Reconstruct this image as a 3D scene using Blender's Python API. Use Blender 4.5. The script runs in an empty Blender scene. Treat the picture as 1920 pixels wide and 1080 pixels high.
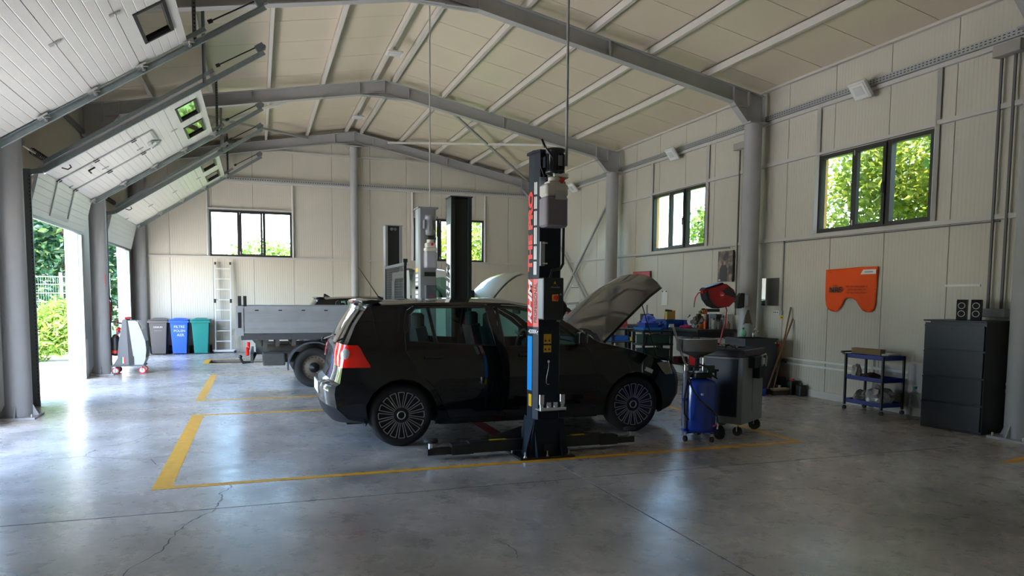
import bpy, bmesh, math, random
from math import sin, cos, pi, radians, atan2, sqrt
from mathutils import Vector, Matrix, Euler
from mathutils.geometry import delaunay_2d_cdt

S = bpy.context.scene
COL = S.collection
R = random.Random(7)

# ------------------------------------------------------------ camera
cd = bpy.data.cameras.new('camera'); cam = bpy.data.objects.new('camera', cd); COL.objects.link(cam)
cd.sensor_width = 36.0; cd.sensor_fit = 'HORIZONTAL'; cd.lens = 36.0 * 1355.78 / 1920.0
cd.shift_y = 120.5 / 1920.0; cd.clip_start = 0.05; cd.clip_end = 400
YAW, PIT, ROL = 0.337403, 0.0771782, -0.00722623
_r = Vector((cos(YAW), -sin(YAW), 0)); _f = Vector((sin(YAW) * cos(PIT), cos(YAW) * cos(PIT), -sin(PIT)))
_d = _f.cross(_r)
_r2 = _r * cos(ROL) + _d * sin(ROL); _d2 = -_r * sin(ROL) + _d * cos(ROL)
_m = Matrix((( _r2.x, -_d2.x, -_f.x, 0), (_r2.y, -_d2.y, -_f.y, 0), (_r2.z, -_d2.z, -_f.z, 1.5), (0, 0, 0, 1)))
cam.matrix_world = _m
S.camera = cam

# ------------------------------------------------------------ sky, sun, exposure
w = bpy.data.worlds.new('sky'); S.world = w; w.use_nodes = True
nt = w.node_tree; nt.nodes.clear()
o_ = nt.nodes.new('ShaderNodeOutputWorld'); bg = nt.nodes.new('ShaderNodeBackground'); sk = nt.nodes.new('ShaderNodeTexSky')
sk.sky_type = 'NISHITA'; sk.sun_disc = False; sk.sun_elevation = radians(58); sk.sun_rotation = radians(200)
sk.air_density = 1.0; sk.dust_density = 0.8; sk.ozone_density = 3.0
bg.inputs['Strength'].default_value = 1.0
nt.links.new(sk.outputs[0], bg.inputs[0]); nt.links.new(bg.outputs[0], o_.inputs[0])
sl = bpy.data.lights.new('sun', 'SUN'); sl.energy = 12.0; sl.angle = radians(0.6); sl.color = (1.0, 0.87, 0.68)
so = bpy.data.objects.new('sun', sl); COL.objects.link(so); so.location = (-10, -10, 20)
so.rotation_euler = Vector((-0.15, -0.33, 1.25)).to_track_quat('Z', 'Y').to_euler()
S.view_settings.view_transform = 'Standard'; S.view_settings.look = 'None'
S.view_settings.gamma = 1.0; S.view_settings.use_curve_mapping = False
S.view_settings.exposure = 1.54
S.cycles.max_bounces = 10; S.cycles.diffuse_bounces = 6; S.cycles.glossy_bounces = 5; S.cycles.transmission_bounces = 6
S.cycles.transparent_max_bounces = 16; S.cycles.sample_clamp_indirect = 6.0
S.cycles.caustics_reflective = False; S.cycles.caustics_refractive = False

def portal(name, loc, normal, sx, sy):
    l = bpy.data.lights.new(name, 'AREA'); l.shape = 'RECTANGLE'; l.size = sx; l.size_y = sy
    l.cycles.is_portal = True
    o = bpy.data.objects.new(name, l); COL.objects.link(o); o.location = loc
    o.rotation_euler = Vector(normal).to_track_quat('-Z', 'Y').to_euler()
for yy, ww in ((7.7, 3.3), (12.7, 3.3), (17.7, 3.15)):
    portal('door_portal', (-3.11, yy, 1.3), (1, 0, 0), ww, 2.6)
for yy in (7.84, 12.7):
    portal('window_portal', (8.16, yy, 3.05), (-1, 0, 0), 1.9, 1.15)
for xx in (-0.13, 5.17):
    portal('window_portal', (xx, 20.4, 3.06), (0, -1, 0), 2.0, 1.15)

# ------------------------------------------------------------ materials
MATS = {}
def mat(name, col, rough=0.5, metal=0.0, coat=0.0, spec=0.5, noise=0.0, nscale=20.0, bump=0.0, bscale=60.0, emis=None, trans=0.0, sss=0.0):
    if name in MATS: return MATS[name]
    m = bpy.data.materials.new(name); m.use_nodes = True; n = m.node_tree.nodes; L = m.node_tree.links
    b = n['Principled BSDF']
    b.inputs['Base Color'].default_value = (*col, 1); b.inputs['Roughness'].default_value = rough
    b.inputs['Metallic'].default_value = metal; b.inputs['Coat Weight'].default_value = coat; b.inputs['Coat Roughness'].default_value = 0.03
    b.inputs['Specular IOR Level'].default_value = spec
    if trans: b.inputs['Transmission Weight'].default_value = trans
    if sss: b.inputs['Subsurface Weight'].default_value = sss; b.inputs['Subsurface Radius'].default_value = (.02, .02, .02)
    if emis: b.inputs['Emission Color'].default_value = (*emis[0], 1); b.inputs['Emission Strength'].default_value = emis[1]
    if noise or bump:
        tc = n.new('ShaderNodeTexCoord')
    if noise:
        t = n.new('ShaderNodeTexNoise'); t.inputs['Scale'].default_value = nscale; t.inputs['Detail'].default_value = 5
        L.new(tc.outputs['Object'], t.inputs['Vector'])
        mx = n.new('ShaderNodeMix'); mx.data_type = 'RGBA'
        mx.inputs[6].default_value = (*[c * (1 - noise) for c in col], 1); mx.inputs[7].default_value = (*[min(1, c * (1 + noise)) for c in col], 1)
        L.new(t.outputs[0], mx.inputs[0]); L.new(mx.outputs[2], b.inputs['Base Color'])
    if bump:
        t = n.new('ShaderNodeTexNoise'); t.inputs['Scale'].default_value = bscale; t.inputs['Detail'].default_value = 4
        L.new(tc.outputs['Object'], t.inputs['Vector'])
        bp = n.new('ShaderNodeBump'); bp.inputs['Strength'].default_value = bump; bp.inputs['Distance'].default_value = 0.01
        L.new(t.outputs[0], bp.inputs['Height']); L.new(bp.outputs[0], b.inputs['Normal'])
    MATS[name] = m
    return m

def ribbed(name, col, axis, pitch=0.055, strength=0.8, rough=0.42, noise=0.05):
    """cream sheet steel with fine rolled ribs along one axis (world position drives the relief)"""
    if name in MATS: return MATS[name]
    m = bpy.data.materials.new(name); m.use_nodes = True; n = m.node_tree.nodes; L = m.node_tree.links
    b = n['Principled BSDF']; b.inputs['Roughness'].default_value = rough
    g = n.new('ShaderNodeNewGeometry'); sp = n.new('ShaderNodeSeparateXYZ'); L.new(g.outputs['Position'], sp.inputs[0])
    mul = n.new('ShaderNodeMath'); mul.operation = 'MULTIPLY'; mul.inputs[1].default_value = 2 * pi / pitch; L.new(sp.outputs['XYZ'.index(axis)], mul.inputs[0])
    sn = n.new('ShaderNodeMath'); sn.operation = 'SINE'; L.new(mul.outputs[0], sn.inputs[0])
    pw = n.new('ShaderNodeMath'); pw.operation = 'SMOOTH_MAX'; pw.inputs[1].default_value = 0.5; pw.inputs[2].default_value = 0.4; L.new(sn.outputs[0], pw.inputs[0])
    bp = n.new('ShaderNodeBump'); bp.inputs['Strength'].default_value = strength; bp.inputs['Distance'].default_value = 0.004
    L.new(pw.outputs[0], bp.inputs['Height']); L.new(bp.outputs[0], b.inputs['Normal'])
    t = n.new('ShaderNodeTexNoise'); t.inputs['Scale'].default_value = 1.3; t.inputs['Detail'].default_value = 6; L.new(g.outputs['Position'], t.inputs['Vector'])
    mx = n.new('ShaderNodeMix'); mx.data_type = 'RGBA'
    mx.inputs[6].default_value = (*[c * (1 - noise) for c in col], 1); mx.inputs[7].default_value = (*[min(1, c * (1 + noise)) for c in col], 1)
    L.new(t.outputs[0], mx.inputs[0]); L.new(mx.outputs[2], b.inputs['Base Color'])
    MATS[name] = m
    return m

def glassy(name, tint, refl_rough=0.02, ior=1.5, boost=1.0):
    if name in MATS: return MATS[name]
    m = bpy.data.materials.new(name); m.use_nodes = True; n = m.node_tree.nodes; L = m.node_tree.links; n.clear()
    o = n.new('ShaderNodeOutputMaterial'); mx = n.new('ShaderNodeMixShader'); t = n.new('ShaderNodeBsdfTransparent'); g = n.new('ShaderNodeBsdfGlossy'); f = n.new('ShaderNodeFresnel')
    t.inputs[0].default_value = (*tint, 1); g.inputs['Roughness'].default_value = refl_rough; f.inputs[0].default_value = ior
    g.inputs[0].default_value = (boost, boost, boost, 1)
    ge = n.new('ShaderNodeNewGeometry'); iv = n.new('ShaderNodeMath'); iv.operation = 'SUBTRACT'; iv.inputs[0].default_value = 1.0; L.new(ge.outputs['Backfacing'], iv.inputs[1])
    mu = n.new('ShaderNodeMath'); mu.operation = 'MULTIPLY'; L.new(f.outputs[0], mu.inputs[0]); L.new(iv.outputs[0], mu.inputs[1])
    L.new(mu.outputs[0], mx.inputs[0]); L.new(t.outputs[0], mx.inputs[1]); L.new(g.outputs[0], mx.inputs[2]); L.new(mx.outputs[0], o.inputs[0])
    MATS[name] = m
    return m

CREAM = (0.585, 0.555, 0.475)
M_wallY = ribbed('cream ribbed wall sheet y', CREAM, 'Y')
M_wallX = ribbed('cream ribbed wall sheet x', CREAM, 'X')
M_roof = ribbed('cream roof sheet', (0.66, 0.575, 0.45), 'X', 0.1, 0.12, 0.45)
M_steel = mat('grey painted structural steel', (0.40, 0.403, 0.405), 0.5, noise=0.08, nscale=8, bump=0.15, bscale=120)
M_purlin = mat('pale galvanised purlin', (0.60, 0.57, 0.53), 0.5, noise=0.06, nscale=12)
M_girt = mat('off white girt paint', (0.56, 0.55, 0.52), 0.5, noise=0.05)
M_galv = mat('galvanised track steel', (0.32, 0.37, 0.37), 0.38, 0.75, noise=0.2, nscale=25)
M_galvl = mat('bright zinc hinge', (0.62, 0.62, 0.60), 0.35, 0.8)
M_door = mat('white sectional door skin', (0.72, 0.71, 0.67), 0.45, noise=0.03, nscale=6, bump=0.12, bscale=90)
M_black = mat('black plastic', (0.012, 0.012, 0.013), 0.45)
M_blackm = mat('black satin steel', (0.018, 0.02, 0.022), 0.35)
M_rubber = mat('black rubber', (0.016, 0.016, 0.016), 0.75, bump=0.2)
M_dframe = mat('anthracite window frame', (0.030, 0.028, 0.026), 0.4)
M_glass = glassy('clear window glass', (0.93, 0.96, 0.93))
M_white = mat('white plastic', (0.78, 0.78, 0.76), 0.4)
M_chrome = mat('chrome', (0.75, 0.75, 0.76), 0.12, 1.0)
M_alu = mat('brushed aluminium', (0.74, 0.75, 0.76), 0.32, 0.45)
M_red = mat('red paint', (0.55, 0.02, 0.02), 0.35)
M_yellow = mat('yellow floor paint', (0.80, 0.38, 0.012), 0.5, noise=0.3, nscale=14)
M_blue = mat('deep blue gloss paint', (0.01, 0.055, 0.42), 0.22, coat=0.6)
M_galvpost = mat('dark grey door post', (0.16, 0.18, 0.18), 0.45, 0.3, noise=0.15)

# ------------------------------------------------------------ mesh building
class MB:
    def __init__(s): s.v = []; s.f = []; s.mi = []; s.sm = []; s.cur = 0
    def add(s, vs, fs, smooth=False):
        b = len(s.v); s.v += [tuple(p) for p in vs]
        for f in fs: s.f.append([b + i for i in f]); s.mi.append(s.cur); s.sm.append(smooth)
        return s
    def m(s, i): s.cur = i; return s
    def box(s, x0, x1, y0, y1, z0, z1):
        return s.add([(x0,y0,z0),(x1,y0,z0),(x1,y1,z0),(x0,y1,z0),(x0,y0,z1),(x1,y0,z1),(x1,y1,z1),(x0,y1,z1)],
                     [(0,3,2,1),(4,5,6,7),(0,1,5,4),(1,2,6,5),(2,3,7,6),(3,0,4,7)])
    def rbox(s, c, sz, rot=(0,0,0), taper=1.0):
        M = Euler(rot).to_matrix(); c = Vector(c); hx, hy, hz = sz[0]/2, sz[1]/2, sz[2]/2; vs = []
        for z, k in ((-hz, 1), (hz, taper)):
            for x, y in ((-hx,-hy),(hx,-hy),(hx,hy),(-hx,hy)): vs.append(c + M @ Vector((x*k, y*k, z)))
        return s.add(vs, [(0,3,2,1),(4,5,6,7),(0,1,5,4),(1,2,6,5),(2,3,7,6),(3,0,4,7)])
    def rnd(s, x0, x1, y0, y1, z0, z1, r=0.01, n=2):
        """box with rounded vertical edges and small top and bottom chamfer"""
        r = min(r, (x1-x0)*.49, (y1-y0)*.49); c = min(r*.5, (z1-z0)*.3); ring = []
        for cx, cy, a0 in ((x1-r,y1-r,0),(x0+r,y1-r,90),(x0+r,y0+r,180),(x1-r,y0+r,270)):
            for k in range(n+1):
                a = radians(a0 + 90*k/n); ring.append((cx, cy, cos(a), sin(a)))
        vs = []; N = len(ring)
        for z, q in ((z0, r-c*.9), (z0+c, r), (z1-c, r), (z1, r-c*.9)):
            for cx, cy, ca, sa in ring: vs.append((cx+ca*q, cy+sa*q, z))
        fs = [tuple(reversed(range(N))), tuple(range(3*N, 4*N))]
        for j in range(3):
            for i in range(N): k = (i+1) % N; fs.append((j*N+i, j*N+k, (j+1)*N+k, (j+1)*N+i))
        return s.add(vs, fs)
    def cyl(s, p0, p1, r0, r1=None, n=16, caps=True, smooth=True):
        p0 = Vector(p0); p1 = Vector(p1); r1 = r0 if r1 is None else r1
        d = (p1-p0).normalized(); a = d.orthogonal().normalized()
        if abs(d.z) > 0.999: a = Vector((1,0,0))
        b = d.cross(a); vs = []
        for p, r in ((p0, r0), (p1, r1)):
            for i in range(n): t = 2*pi*i/n; vs.append(p + (a*cos(t) + b*sin(t))*r)
        s.add(vs, [(i, (i+1)%n, n+(i+1)%n, n+i) for i in range(n)], smooth)
        if caps: s.add(vs[:n], [tuple(reversed(range(n)))]); s.add(vs[n:], [tuple(range(n))])
        return s
    def tube(s, pts, r, n=8, closed=False):
        pts = [Vector(p) for p in pts]; N = len(pts); rings = []; prev = None
        for i, p in enumerate(pts):
            if closed: d = pts[(i+1)%N] - pts[i-1]
            else: d = pts[min(i+1, N-1)] - pts[max(i-1, 0)]
            d.normalize()
            a = (prev - d*prev.dot(d)).normalized() if prev is not None and (prev - d*prev.dot(d)).length > 1e-4 else d.orthogonal().normalized()
            prev = a; b = d.cross(a); rr = r[i] if isinstance(r, (list, tuple)) else r
            rings.append([p + (a*cos(2*pi*k/n) + b*sin(2*pi*k/n))*rr for k in range(n)])
        vs = [v for q in rings for v in q]; fs = []
        for i in range(N if closed else N-1):
            j = (i+1) % N
            for k in range(n): l = (k+1)%n; fs.append((i*n+k, i*n+l, j*n+l, j*n+k))
        s.add(vs, fs, True)
        if not closed: s.add(rings[0], [tuple(reversed(range(n)))]); s.add(rings[-1], [tuple(range(n))])
        return s
    def lathe(s, prof, c=(0,0,0), axis='Z', n=24, smooth=True, close=True):
        """prof: list of (r, h) along the axis; positive h along +axis"""
        c = Vector(c); vs = []; fs = []
        ax = {'Z': (Vector((1,0,0)), Vector((0,1,0)), Vector((0,0,1))), 'Y': (Vector((0,0,1)), Vector((1,0,0)), Vector((0,1,0))), 'X': (Vector((0,1,0)), Vector((0,0,1)), Vector((1,0,0)))}[axis]
        for r, h in prof:
            for i in range(n): t = 2*pi*i/n; vs.append(c + (ax[0]*cos(t) + ax[1]*sin(t))*max(r, 1e-4) + ax[2]*h)
        for j in range(len(prof)-1):
            for i in range(n): k = (i+1)%n; fs.append((j*n+i, j*n+k, (j+1)*n+k, (j+1)*n+i))
        s.add(vs, fs, smooth)
        if close: s.add(vs[:n], [tuple(reversed(range(n)))]); s.add(vs[-n:], [tuple(range(n))])
        return s
    def prism(s, poly, axis, a, b, smooth=False):
        """polygon in the plane across an axis: X -> (y,z), Y -> (x,z), Z -> (x,y)"""
        def P(u, v, t): return {'X': (t,u,v), 'Y': (u,t,v), 'Z': (u,v,t)}[axis]
        n = len(poly); area = sum(poly[i][0]*poly[(i+1)%n][1]-poly[(i+1)%n][0]*poly[i][1] for i in range(n))
        if (area < 0): poly = list(reversed(poly))
        if axis == 'Y': poly = list(reversed(poly))
        if a > b: a, b = b, a
        vs = [P(u,v,a) for u,v in poly] + [P(u,v,b) for u,v in poly]
        s.add(vs, [(i,(i+1)%n,n+(i+1)%n,n+i) for i in range(n)], smooth)
        s.add(vs, [tuple(reversed(range(n))), tuple(range(n,2*n))]); return s
    def quad(s, a, b, c, d): return s.add([a,b,c,d], [(0,1,2,3)])
    def bar(s, p0, p1, w, h, up=(0,0,1)):
        p0 = Vector(p0); p1 = Vector(p1); d = (p1-p0).normalized(); u = Vector(up); a = d.cross(u)
        if a.length < 1e-4: a = d.orthogonal()
        a.normalize(); b = a.cross(d); vs = []
        for p in (p0, p1):
            for x, y in ((-1,-1),(1,-1),(1,1),(-1,1)): vs.append(p + a*x*w/2 + b*y*h/2)
        return s.add(vs, [(0,1,2,3),(7,6,5,4),(0,4,5,1),(1,5,6,2),(2,6,7,3),(3,7,4,0)])
    def sphere(s, c, r, n=12, sc=(1,1,1)):
        c = Vector(c); vs = []; fs = []; h = n//2
        for j in range(h+1):
            p = pi*j/h
            for i in range(n): t = 2*pi*i/n; vs.append(c + Vector((sin(p)*cos(t)*r*sc[0], sin(p)*sin(t)*r*sc[1], -cos(p)*r*sc[2])))
        for j in range(h):
            for i in range(n): k=(i+1)%n; fs.append((j*n+i, j*n+k, (j+1)*n+k, (j+1)*n+i))
        return s.add(vs, fs, True)
    def build(s, name, mats, parent=None, label=None, cat=None, kind=None, group=None, bevel=0, world=True, sharp=True):
        me = bpy.data.meshes.new(name)
        off = Vector((0,0,0))
        if parent is not None and world:
            p = parent
            while p is not None: off += p.location; p = p.parent
        vs = s.v if off.length == 0 else [(v[0]-off.x, v[1]-off.y, v[2]-off.z) for v in s.v]
        me.from_pydata(vs, [], s.f)
        for mm in (mats if isinstance(mats, (list, tuple)) else [mats]): me.materials.append(mm)
        me.polygons.foreach_set('material_index', s.mi); me.polygons.foreach_set('use_smooth', s.sm); me.update()
        ob = bpy.data.objects.new(name, me); COL.objects.link(ob)
        if parent is not None: ob.parent = parent
        tag(ob, label, cat, kind, group)
        if bevel:
            bv = ob.modifiers.new('bevel', 'BEVEL'); bv.width = bevel; bv.segments = 2; bv.limit_method = 'ANGLE'
        return ob

def tag(ob, label=None, cat=None, kind=None, group=None):
    if label: ob['label'] = label
    if cat: ob['category'] = cat
    if kind: ob['kind'] = kind
    if group: ob['group'] = group
    return ob
def thing(name, label, cat, loc=(0,0,0), rz=0.0, group=None, kind=None):
    ob = bpy.data.objects.new(name, None); COL.objects.link(ob); ob.location = loc; ob.rotation_euler = (0,0,rz); ob.empty_display_size = 0.1
    return tag(ob, label, cat, kind, group)
def dup(root, loc=None, rz=None, label=None, group=None):
    def cp(o, par):
        c = o.copy(); COL.objects.link(c); c.parent = par
        for ch in [q for q in kids.get(o.name, ())]: cp(ch, c)
        return c
    kids = {}
    def walk(o):
        kids[o.name] = list(o.children)
        for ch in o.children: walk(ch)
    walk(root)
    c = cp(root, None)
    if loc is not None: c.location = loc
    if rz is not None: c.rotation_euler = (0,0,rz)
    if label: c['label'] = label
    if group: c['group'] = group
    return c
def text_bm(txt, size, M, depth=0.0, bold=0.0, shear=0.0, sx=1.0):
    """flat lettering as mesh: text lies in local XY, M places it in the world"""
    cu = bpy.data.curves.new('lettering', 'FONT'); cu.body = txt; cu.size = size; cu.align_x = 'CENTER'; cu.align_y = 'CENTER'
    cu.offset = bold; cu.shear = shear; cu.resolution_u = 3
    ob = bpy.data.objects.new('lettering', cu); COL.objects.link(ob)
    dg = bpy.context.evaluated_depsgraph_get(); me = bpy.data.meshes.new_from_object(ob.evaluated_get(dg))
    out = MB(); out.add([M @ Vector((v.co.x*sx, v.co.y, 0)) for v in me.vertices], [tuple(p.vertices) for p in me.polygons])
    bpy.data.objects.remove(ob); bpy.data.curves.remove(cu); bpy.data.meshes.remove(me)
    return out
def frame(o, x, y):
    """matrix with origin o, local x axis x, local y axis y"""
    x = Vector(x).normalized(); y = Vector(y).normalized(); z = x.cross(y)
    return Matrix(((x.x,y.x,z.x,o[0]),(x.y,y.y,z.y,o[1]),(x.z,y.z,z.z,o[2]),(0,0,0,1)))
# ============================================================ SHELL
XR, XL, YB, YF = 7.98, -2.95, 20.2, -0.5      # inner faces of the walls
ZR = 5.97                                      # underside of the roof sheets at the ridge
def zrafter(x): return 5.85 - (0.2*(x-2.5) if x > 2.5 else 0.178*(2.5-x))
def zroof(x): return zrafter(x) + 0.125
JY = [6.65 + 0.977*k for k in range(-8, 15)]
JY = [YF] + [y for y in JY if YF+.2 < y < YB-.2] + [YB]
WINR = [(6.905, 8.87, 2.48, 3.615), (11.75, 13.72, 2.48, 3.64)]     # y0,y1,z0,z1 right wall windows
WINB = [(-1.145, 0.885, 2.475, 3.655), (4.14, 6.19, 2.475, 3.665)]  # x0,x1 back wall windows

# ---- floor: slabs with saw cut joints
mf = bpy.data.materials.new('polished concrete'); mf.use_nodes = True
n = mf.node_tree.nodes; L = mf.node_tree.links; b = n['Principled BSDF']
g = n.new('ShaderNodeNewGeometry')
mp = n.new('ShaderNodeMapping'); mp.inputs['Rotation'].default_value = (0, 0, 0.3); mp.inputs['Scale'].default_value = (1, 1.0, 1); L.new(g.outputs['Position'], mp.inputs[0])
t1 = n.new('ShaderNodeTexNoise'); t1.inputs['Scale'].default_value = 0.75; t1.inputs['Detail'].default_value = 12; t1.inputs['Roughness'].default_value = 0.72; t1.inputs['Distortion'].default_value = 0.15; L.new(mp.outputs[0], t1.inputs['Vector'])
t2 = n.new('ShaderNodeTexNoise'); t2.inputs['Scale'].default_value = 5; t2.inputs['Detail'].default_value = 8; t2.inputs['Roughness'].default_value = 0.7; L.new(mp.outputs[0], t2.inputs['Vector'])
cr = n.new('ShaderNodeValToRGB'); L.new(t1.outputs[0], cr.inputs[0])
cr.color_ramp.elements[0].position = 0.36; cr.color_ramp.elements[0].color = (0.23, 0.215, 0.185, 1)
cr.color_ramp.elements[1].position = 0.64; cr.color_ramp.elements[1].color = (0.58, 0.54, 0.49, 1)
mx = n.new('ShaderNodeMix'); mx.data_type = 'RGBA'; mx.blend_type = 'MULTIPLY'; mx.inputs[0].default_value = 0.25
cr2 = n.new('ShaderNodeValToRGB'); cr2.color_ramp.elements[0].position = 0.3; cr2.color_ramp.elements[0].color = (0.62, 0.62, 0.62, 1); cr2.color_ramp.elements[1].position = 0.7; cr2.color_ramp.elements[1].color = (1.15, 1.15, 1.15, 1)
L.new(t2.outputs[0], cr2.inputs[0]); L.new(cr.outputs[0], mx.inputs[6]); L.new(cr2.outputs[0], mx.inputs[7])
# sparse dark spots and short stains
t3 = n.new('ShaderNodeTexNoise'); t3.inputs['Scale'].default_value = 9.0; t3.inputs['Detail'].default_value = 3; t3.inputs['Distortion'].default_value = 0.3; L.new(mp.outputs[0], t3.inputs['Vector'])
cr3 = n.new('ShaderNodeValToRGB'); cr3.color_ramp.elements[0].position = 0.75; cr3.color_ramp.elements[0].color = (1, 1, 1, 1); cr3.color_ramp.elements[1].position = 0.80; cr3.color_ramp.elements[1].color = (0.62, 0.58, 0.53, 1)
L.new(t3.outputs[0], cr3.inputs[0]); mx2 = n.new('ShaderNodeMix'); mx2.data_type = 'RGBA'; mx2.blend_type = 'MULTIPLY'; mx2.inputs[0].default_value = 1
L.new(mx.outputs[2], mx2.inputs[6]); L.new(cr3.outputs[0], mx2.inputs[7]); L.new(mx2.outputs[2], b.inputs['Base Color'])
rr = n.new('ShaderNodeMapRange'); rr.inputs[1].default_value = 0.3; rr.inputs[2].default_value = 0.7; rr.inputs[3].default_value = 0.33; rr.inputs[4].default_value = 0.24; L.new(t2.outputs[0], rr.inputs[0]); L.new(rr.outputs[0], b.inputs['Roughness'])
b.inputs['Specular IOR Level'].default_value = 0.62
bp = n.new('ShaderNodeBump'); bp.inputs['Strength'].default_value = 0.25; bp.inputs['Distance'].default_value = 0.004; t4 = n.new('ShaderNodeTexNoise'); t4.inputs['Scale'].default_value = 2.2; t4.inputs['Detail'].default_value = 2; L.new(mp.outputs[0], t4.inputs['Vector']); L.new(t4.outputs[0], bp.inputs['Height'])
L.new(bp.outputs[0], b.inputs['Normal'])
M_floor = mf
M_pit = mat('dark pit concrete', (0.05, 0.048, 0.045), 0.8, noise=0.3)

floor = MB()
floor.box(-3.11, 8.15, YF-.2, 16.95, -0.30, -0.06).box(-3.11, 8.15, 17.85, 20.45, -0.30, -0.06).box(-3.11, -1.04, 16.95, 17.85, -0.3, -0.06).box(1.9, 8.15, 16.95, 17.85, -0.3, -0.06)
# walls and bottom of the inspection pit
floor.box(-1.2, -1.04, 16.87, 17.93, -1.5, -0.3).box(1.9, 1.98, 16.87, 17.93, -1.5, -0.3).box(-1.04, 1.9, 16.87, 16.95, -1.5, -0.3).box(-1.04, 1.9, 17.85, 17.93, -1.5, -0.3).box(-1.2, 1.98, 16.87, 17.93, -1.6, -1.5)
floor = floor.build('floor', M_pit, kind='structure', label='polished grey concrete workshop floor')
gx = [-2.97, 2.51, 8.02]; gy = [YF-.1, 0.4, 5.38, 10.38, 15.38, 20.22]; J = 0.006
for i in range(2):
    for j in range(5):
        x0, x1, y0, y1 = gx[i]+J, gx[i+1]-J, gy[j]+J, gy[j+1]-J
        s_ = MB()
        if i == 0 and j == 4:
            s_.box(x0, x1, y0, 16.95, -0.06, 0).box(x0, x1, 17.85, y1, -0.06, 0).box(x0, -1.04, 16.95, 17.85, -0.06, 0).box(1.9, x1, 16.95, 17.85, -0.06, 0)
        else: s_.box(x0, x1, y0, y1, -0.06, 0)
        s_.build('concrete_slab', M_floor, floor)
# door thresholds (floor runs out under the openings)
MB().box(-3.12, -2.97, YF, 20.2, -0.06, -0.002).build('threshold', M_floor, floor)
# hairline cracks, laid out on the floor
M_crack = mat('dark crack line', (0.05, 0.05, 0.055), 0.9)
CR = [[(-0.31,5.42,0),(-0.27,5.62,0),(-0.30,5.78,0),(-0.22,5.95,0),(-0.24,6.03,0)],
      [(-0.31,5.36,0),(-0.45,5.10,0),(-0.52,4.9,0),(-0.55,4.6,0),(-0.68,4.35,0),(-0.72,4.1,0),(-0.86,3.9,0),(-0.93,3.6,0)],
      [(-2.4,7.3,0),(-1.9,7.45,0),(-1.55,7.5,0),(-1.2,7.3,0),(-0.95,7.2,0),(-0.85,6.9,0)],
      [(-1.55,7.5,0),(-1.5,7.8,0),(-1.25,8.1,0),(-1.1,8.5,0)],
      [(1.35,4.2,0),(1.42,3.95,0),(1.38,3.8,0)],[(1.35,3.5,0),(1.5,3.25,0),(1.52,3.1,0),(1.62,2.9,0)]]
ck = MB()
for line in CR:
    pts = []
    for a, c in zip(line, line[1:]):
        for k in range(6):
            t = k/6; pts.append((a[0]+(c[0]-a[0])*t + R.uniform(-.012,.012), a[1]+(c[1]-a[1])*t + R.uniform(-.012,.012)))
    pts.append(line[-1][:2])
    for p, q in zip(pts, pts[1:]):
        wd = R.uniform(.0015, .0045); d = Vector((q[0]-p[0], q[1]-p[1])).normalized(); nx, ny = -d.y*wd, d.x*wd
        ck.add([(p[0]+nx,p[1]+ny,.0006),(p[0]-nx,p[1]-ny,.0006),(q[0]-nx,q[1]-ny,.0006),(q[0]+nx,q[1]+ny,.0006)], [(0,1,2,3)])
ck.build('crack', M_crack, floor, kind='stuff')

# ---- outer skins with openings, inner sheets as panels
def cut_rects(u0, u1, z0, z1, holes):
    """rectangles left of [u0,u1]x[z0,z1] after taking the holes out"""
    us = sorted({u0, u1, *[max(u0, min(u1, h[k])) for h in holes for k in (0, 1)]})
    out = []
    for a, c in zip(us, us[1:]):
        if c-a < 1e-4: continue
        hs = [h for h in holes if h[0] < (a+c)/2 < h[1]]
        zs = [z0]
        for h in sorted(hs, key=lambda h: h[2]): zs += [h[2], h[3]]
        zs.append(z1)
        for k in range(0, len(zs), 2):
            if zs[k+1]-zs[k] > 1e-4: out.append((a, c, zs[k], zs[k+1]))
    return out
M_skin = mat('grey outer skin', (0.10, 0.10, 0.095), 0.6)
wall_right = MB()
for a, c, z0, z1 in cut_rects(YF-.2, YB+.2, -0.3, 4.98, WINR): wall_right.box(XR+.08, XR+.14, a, c, z0, z1)
wall_right = wall_right.build('wall_right', M_skin, kind='structure', label='cream ribbed sheet wall with two high windows')
for a, c in zip(JY, JY[1:]):
    p = MB()
    for u0, u1, z0, z1 in cut_rects(a+.005, c-.005, 0.0, 4.97, WINR): p.box(XR, XR+.078, u0, u1, z0, z1)
    p.build('wall_panel', M_wallY, wall_right)
wall_back = MB(); JX = [-3.2, -2.08, -1.08, -.085, .92, 1.925, 2.94, 3.94, 4.94, 5.94, 6.94, 8.05]
def gable(a, c, z0, y0, y1, mb):
    for u0, u1 in ((a, min(c, 2.5)), (max(a, 2.5), c)):
        if u1-u0 > 1e-3: mb.prism([(u0,z0),(u1,z0),(u1,zroof(u1)),(u0,zroof(u0))], 'Y', y0, y1)
for a, c, z0, z1 in cut_rects(-3.2, 8.12, -0.3, 4.6, WINB): wall_back.box(a, c, YB+.08, YB+.14, z0, z1)
gable(-3.2, 8.12, 4.6, YB+.08, YB+.14, wall_back)
wall_back = wall_back.build('wall_back', M_skin, kind='structure', label='cream ribbed gable wall with two high windows')
for a, c in zip(JX, JX[1:]):
    p = MB()
    for u0, u1, z0, z1 in cut_rects(a+.004, c-.004, 0.0, 4.6, WINB): p.box(u0, u1, YB, YB+.078, z0, z1)
    gable(a+.004, c-.004, 4.6, YB, YB+.078, p)
    p.build('wall_panel', M_wallX, wall_back)
wall_front = MB().box(-3.2, 8.12, YF-.2, YF, -.3, 4.75); gable(-3.2, 8.12, 4.75, YF-.2, YF, wall_front)
wall_front.build('wall_front', M_wallX, kind='structure', label='cream wall behind the viewer')
DOORS = [(6.05, 9.35), (11.05, 14.35), (16.1, 19.25)]; ZD = 2.60
wl = MB()
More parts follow.
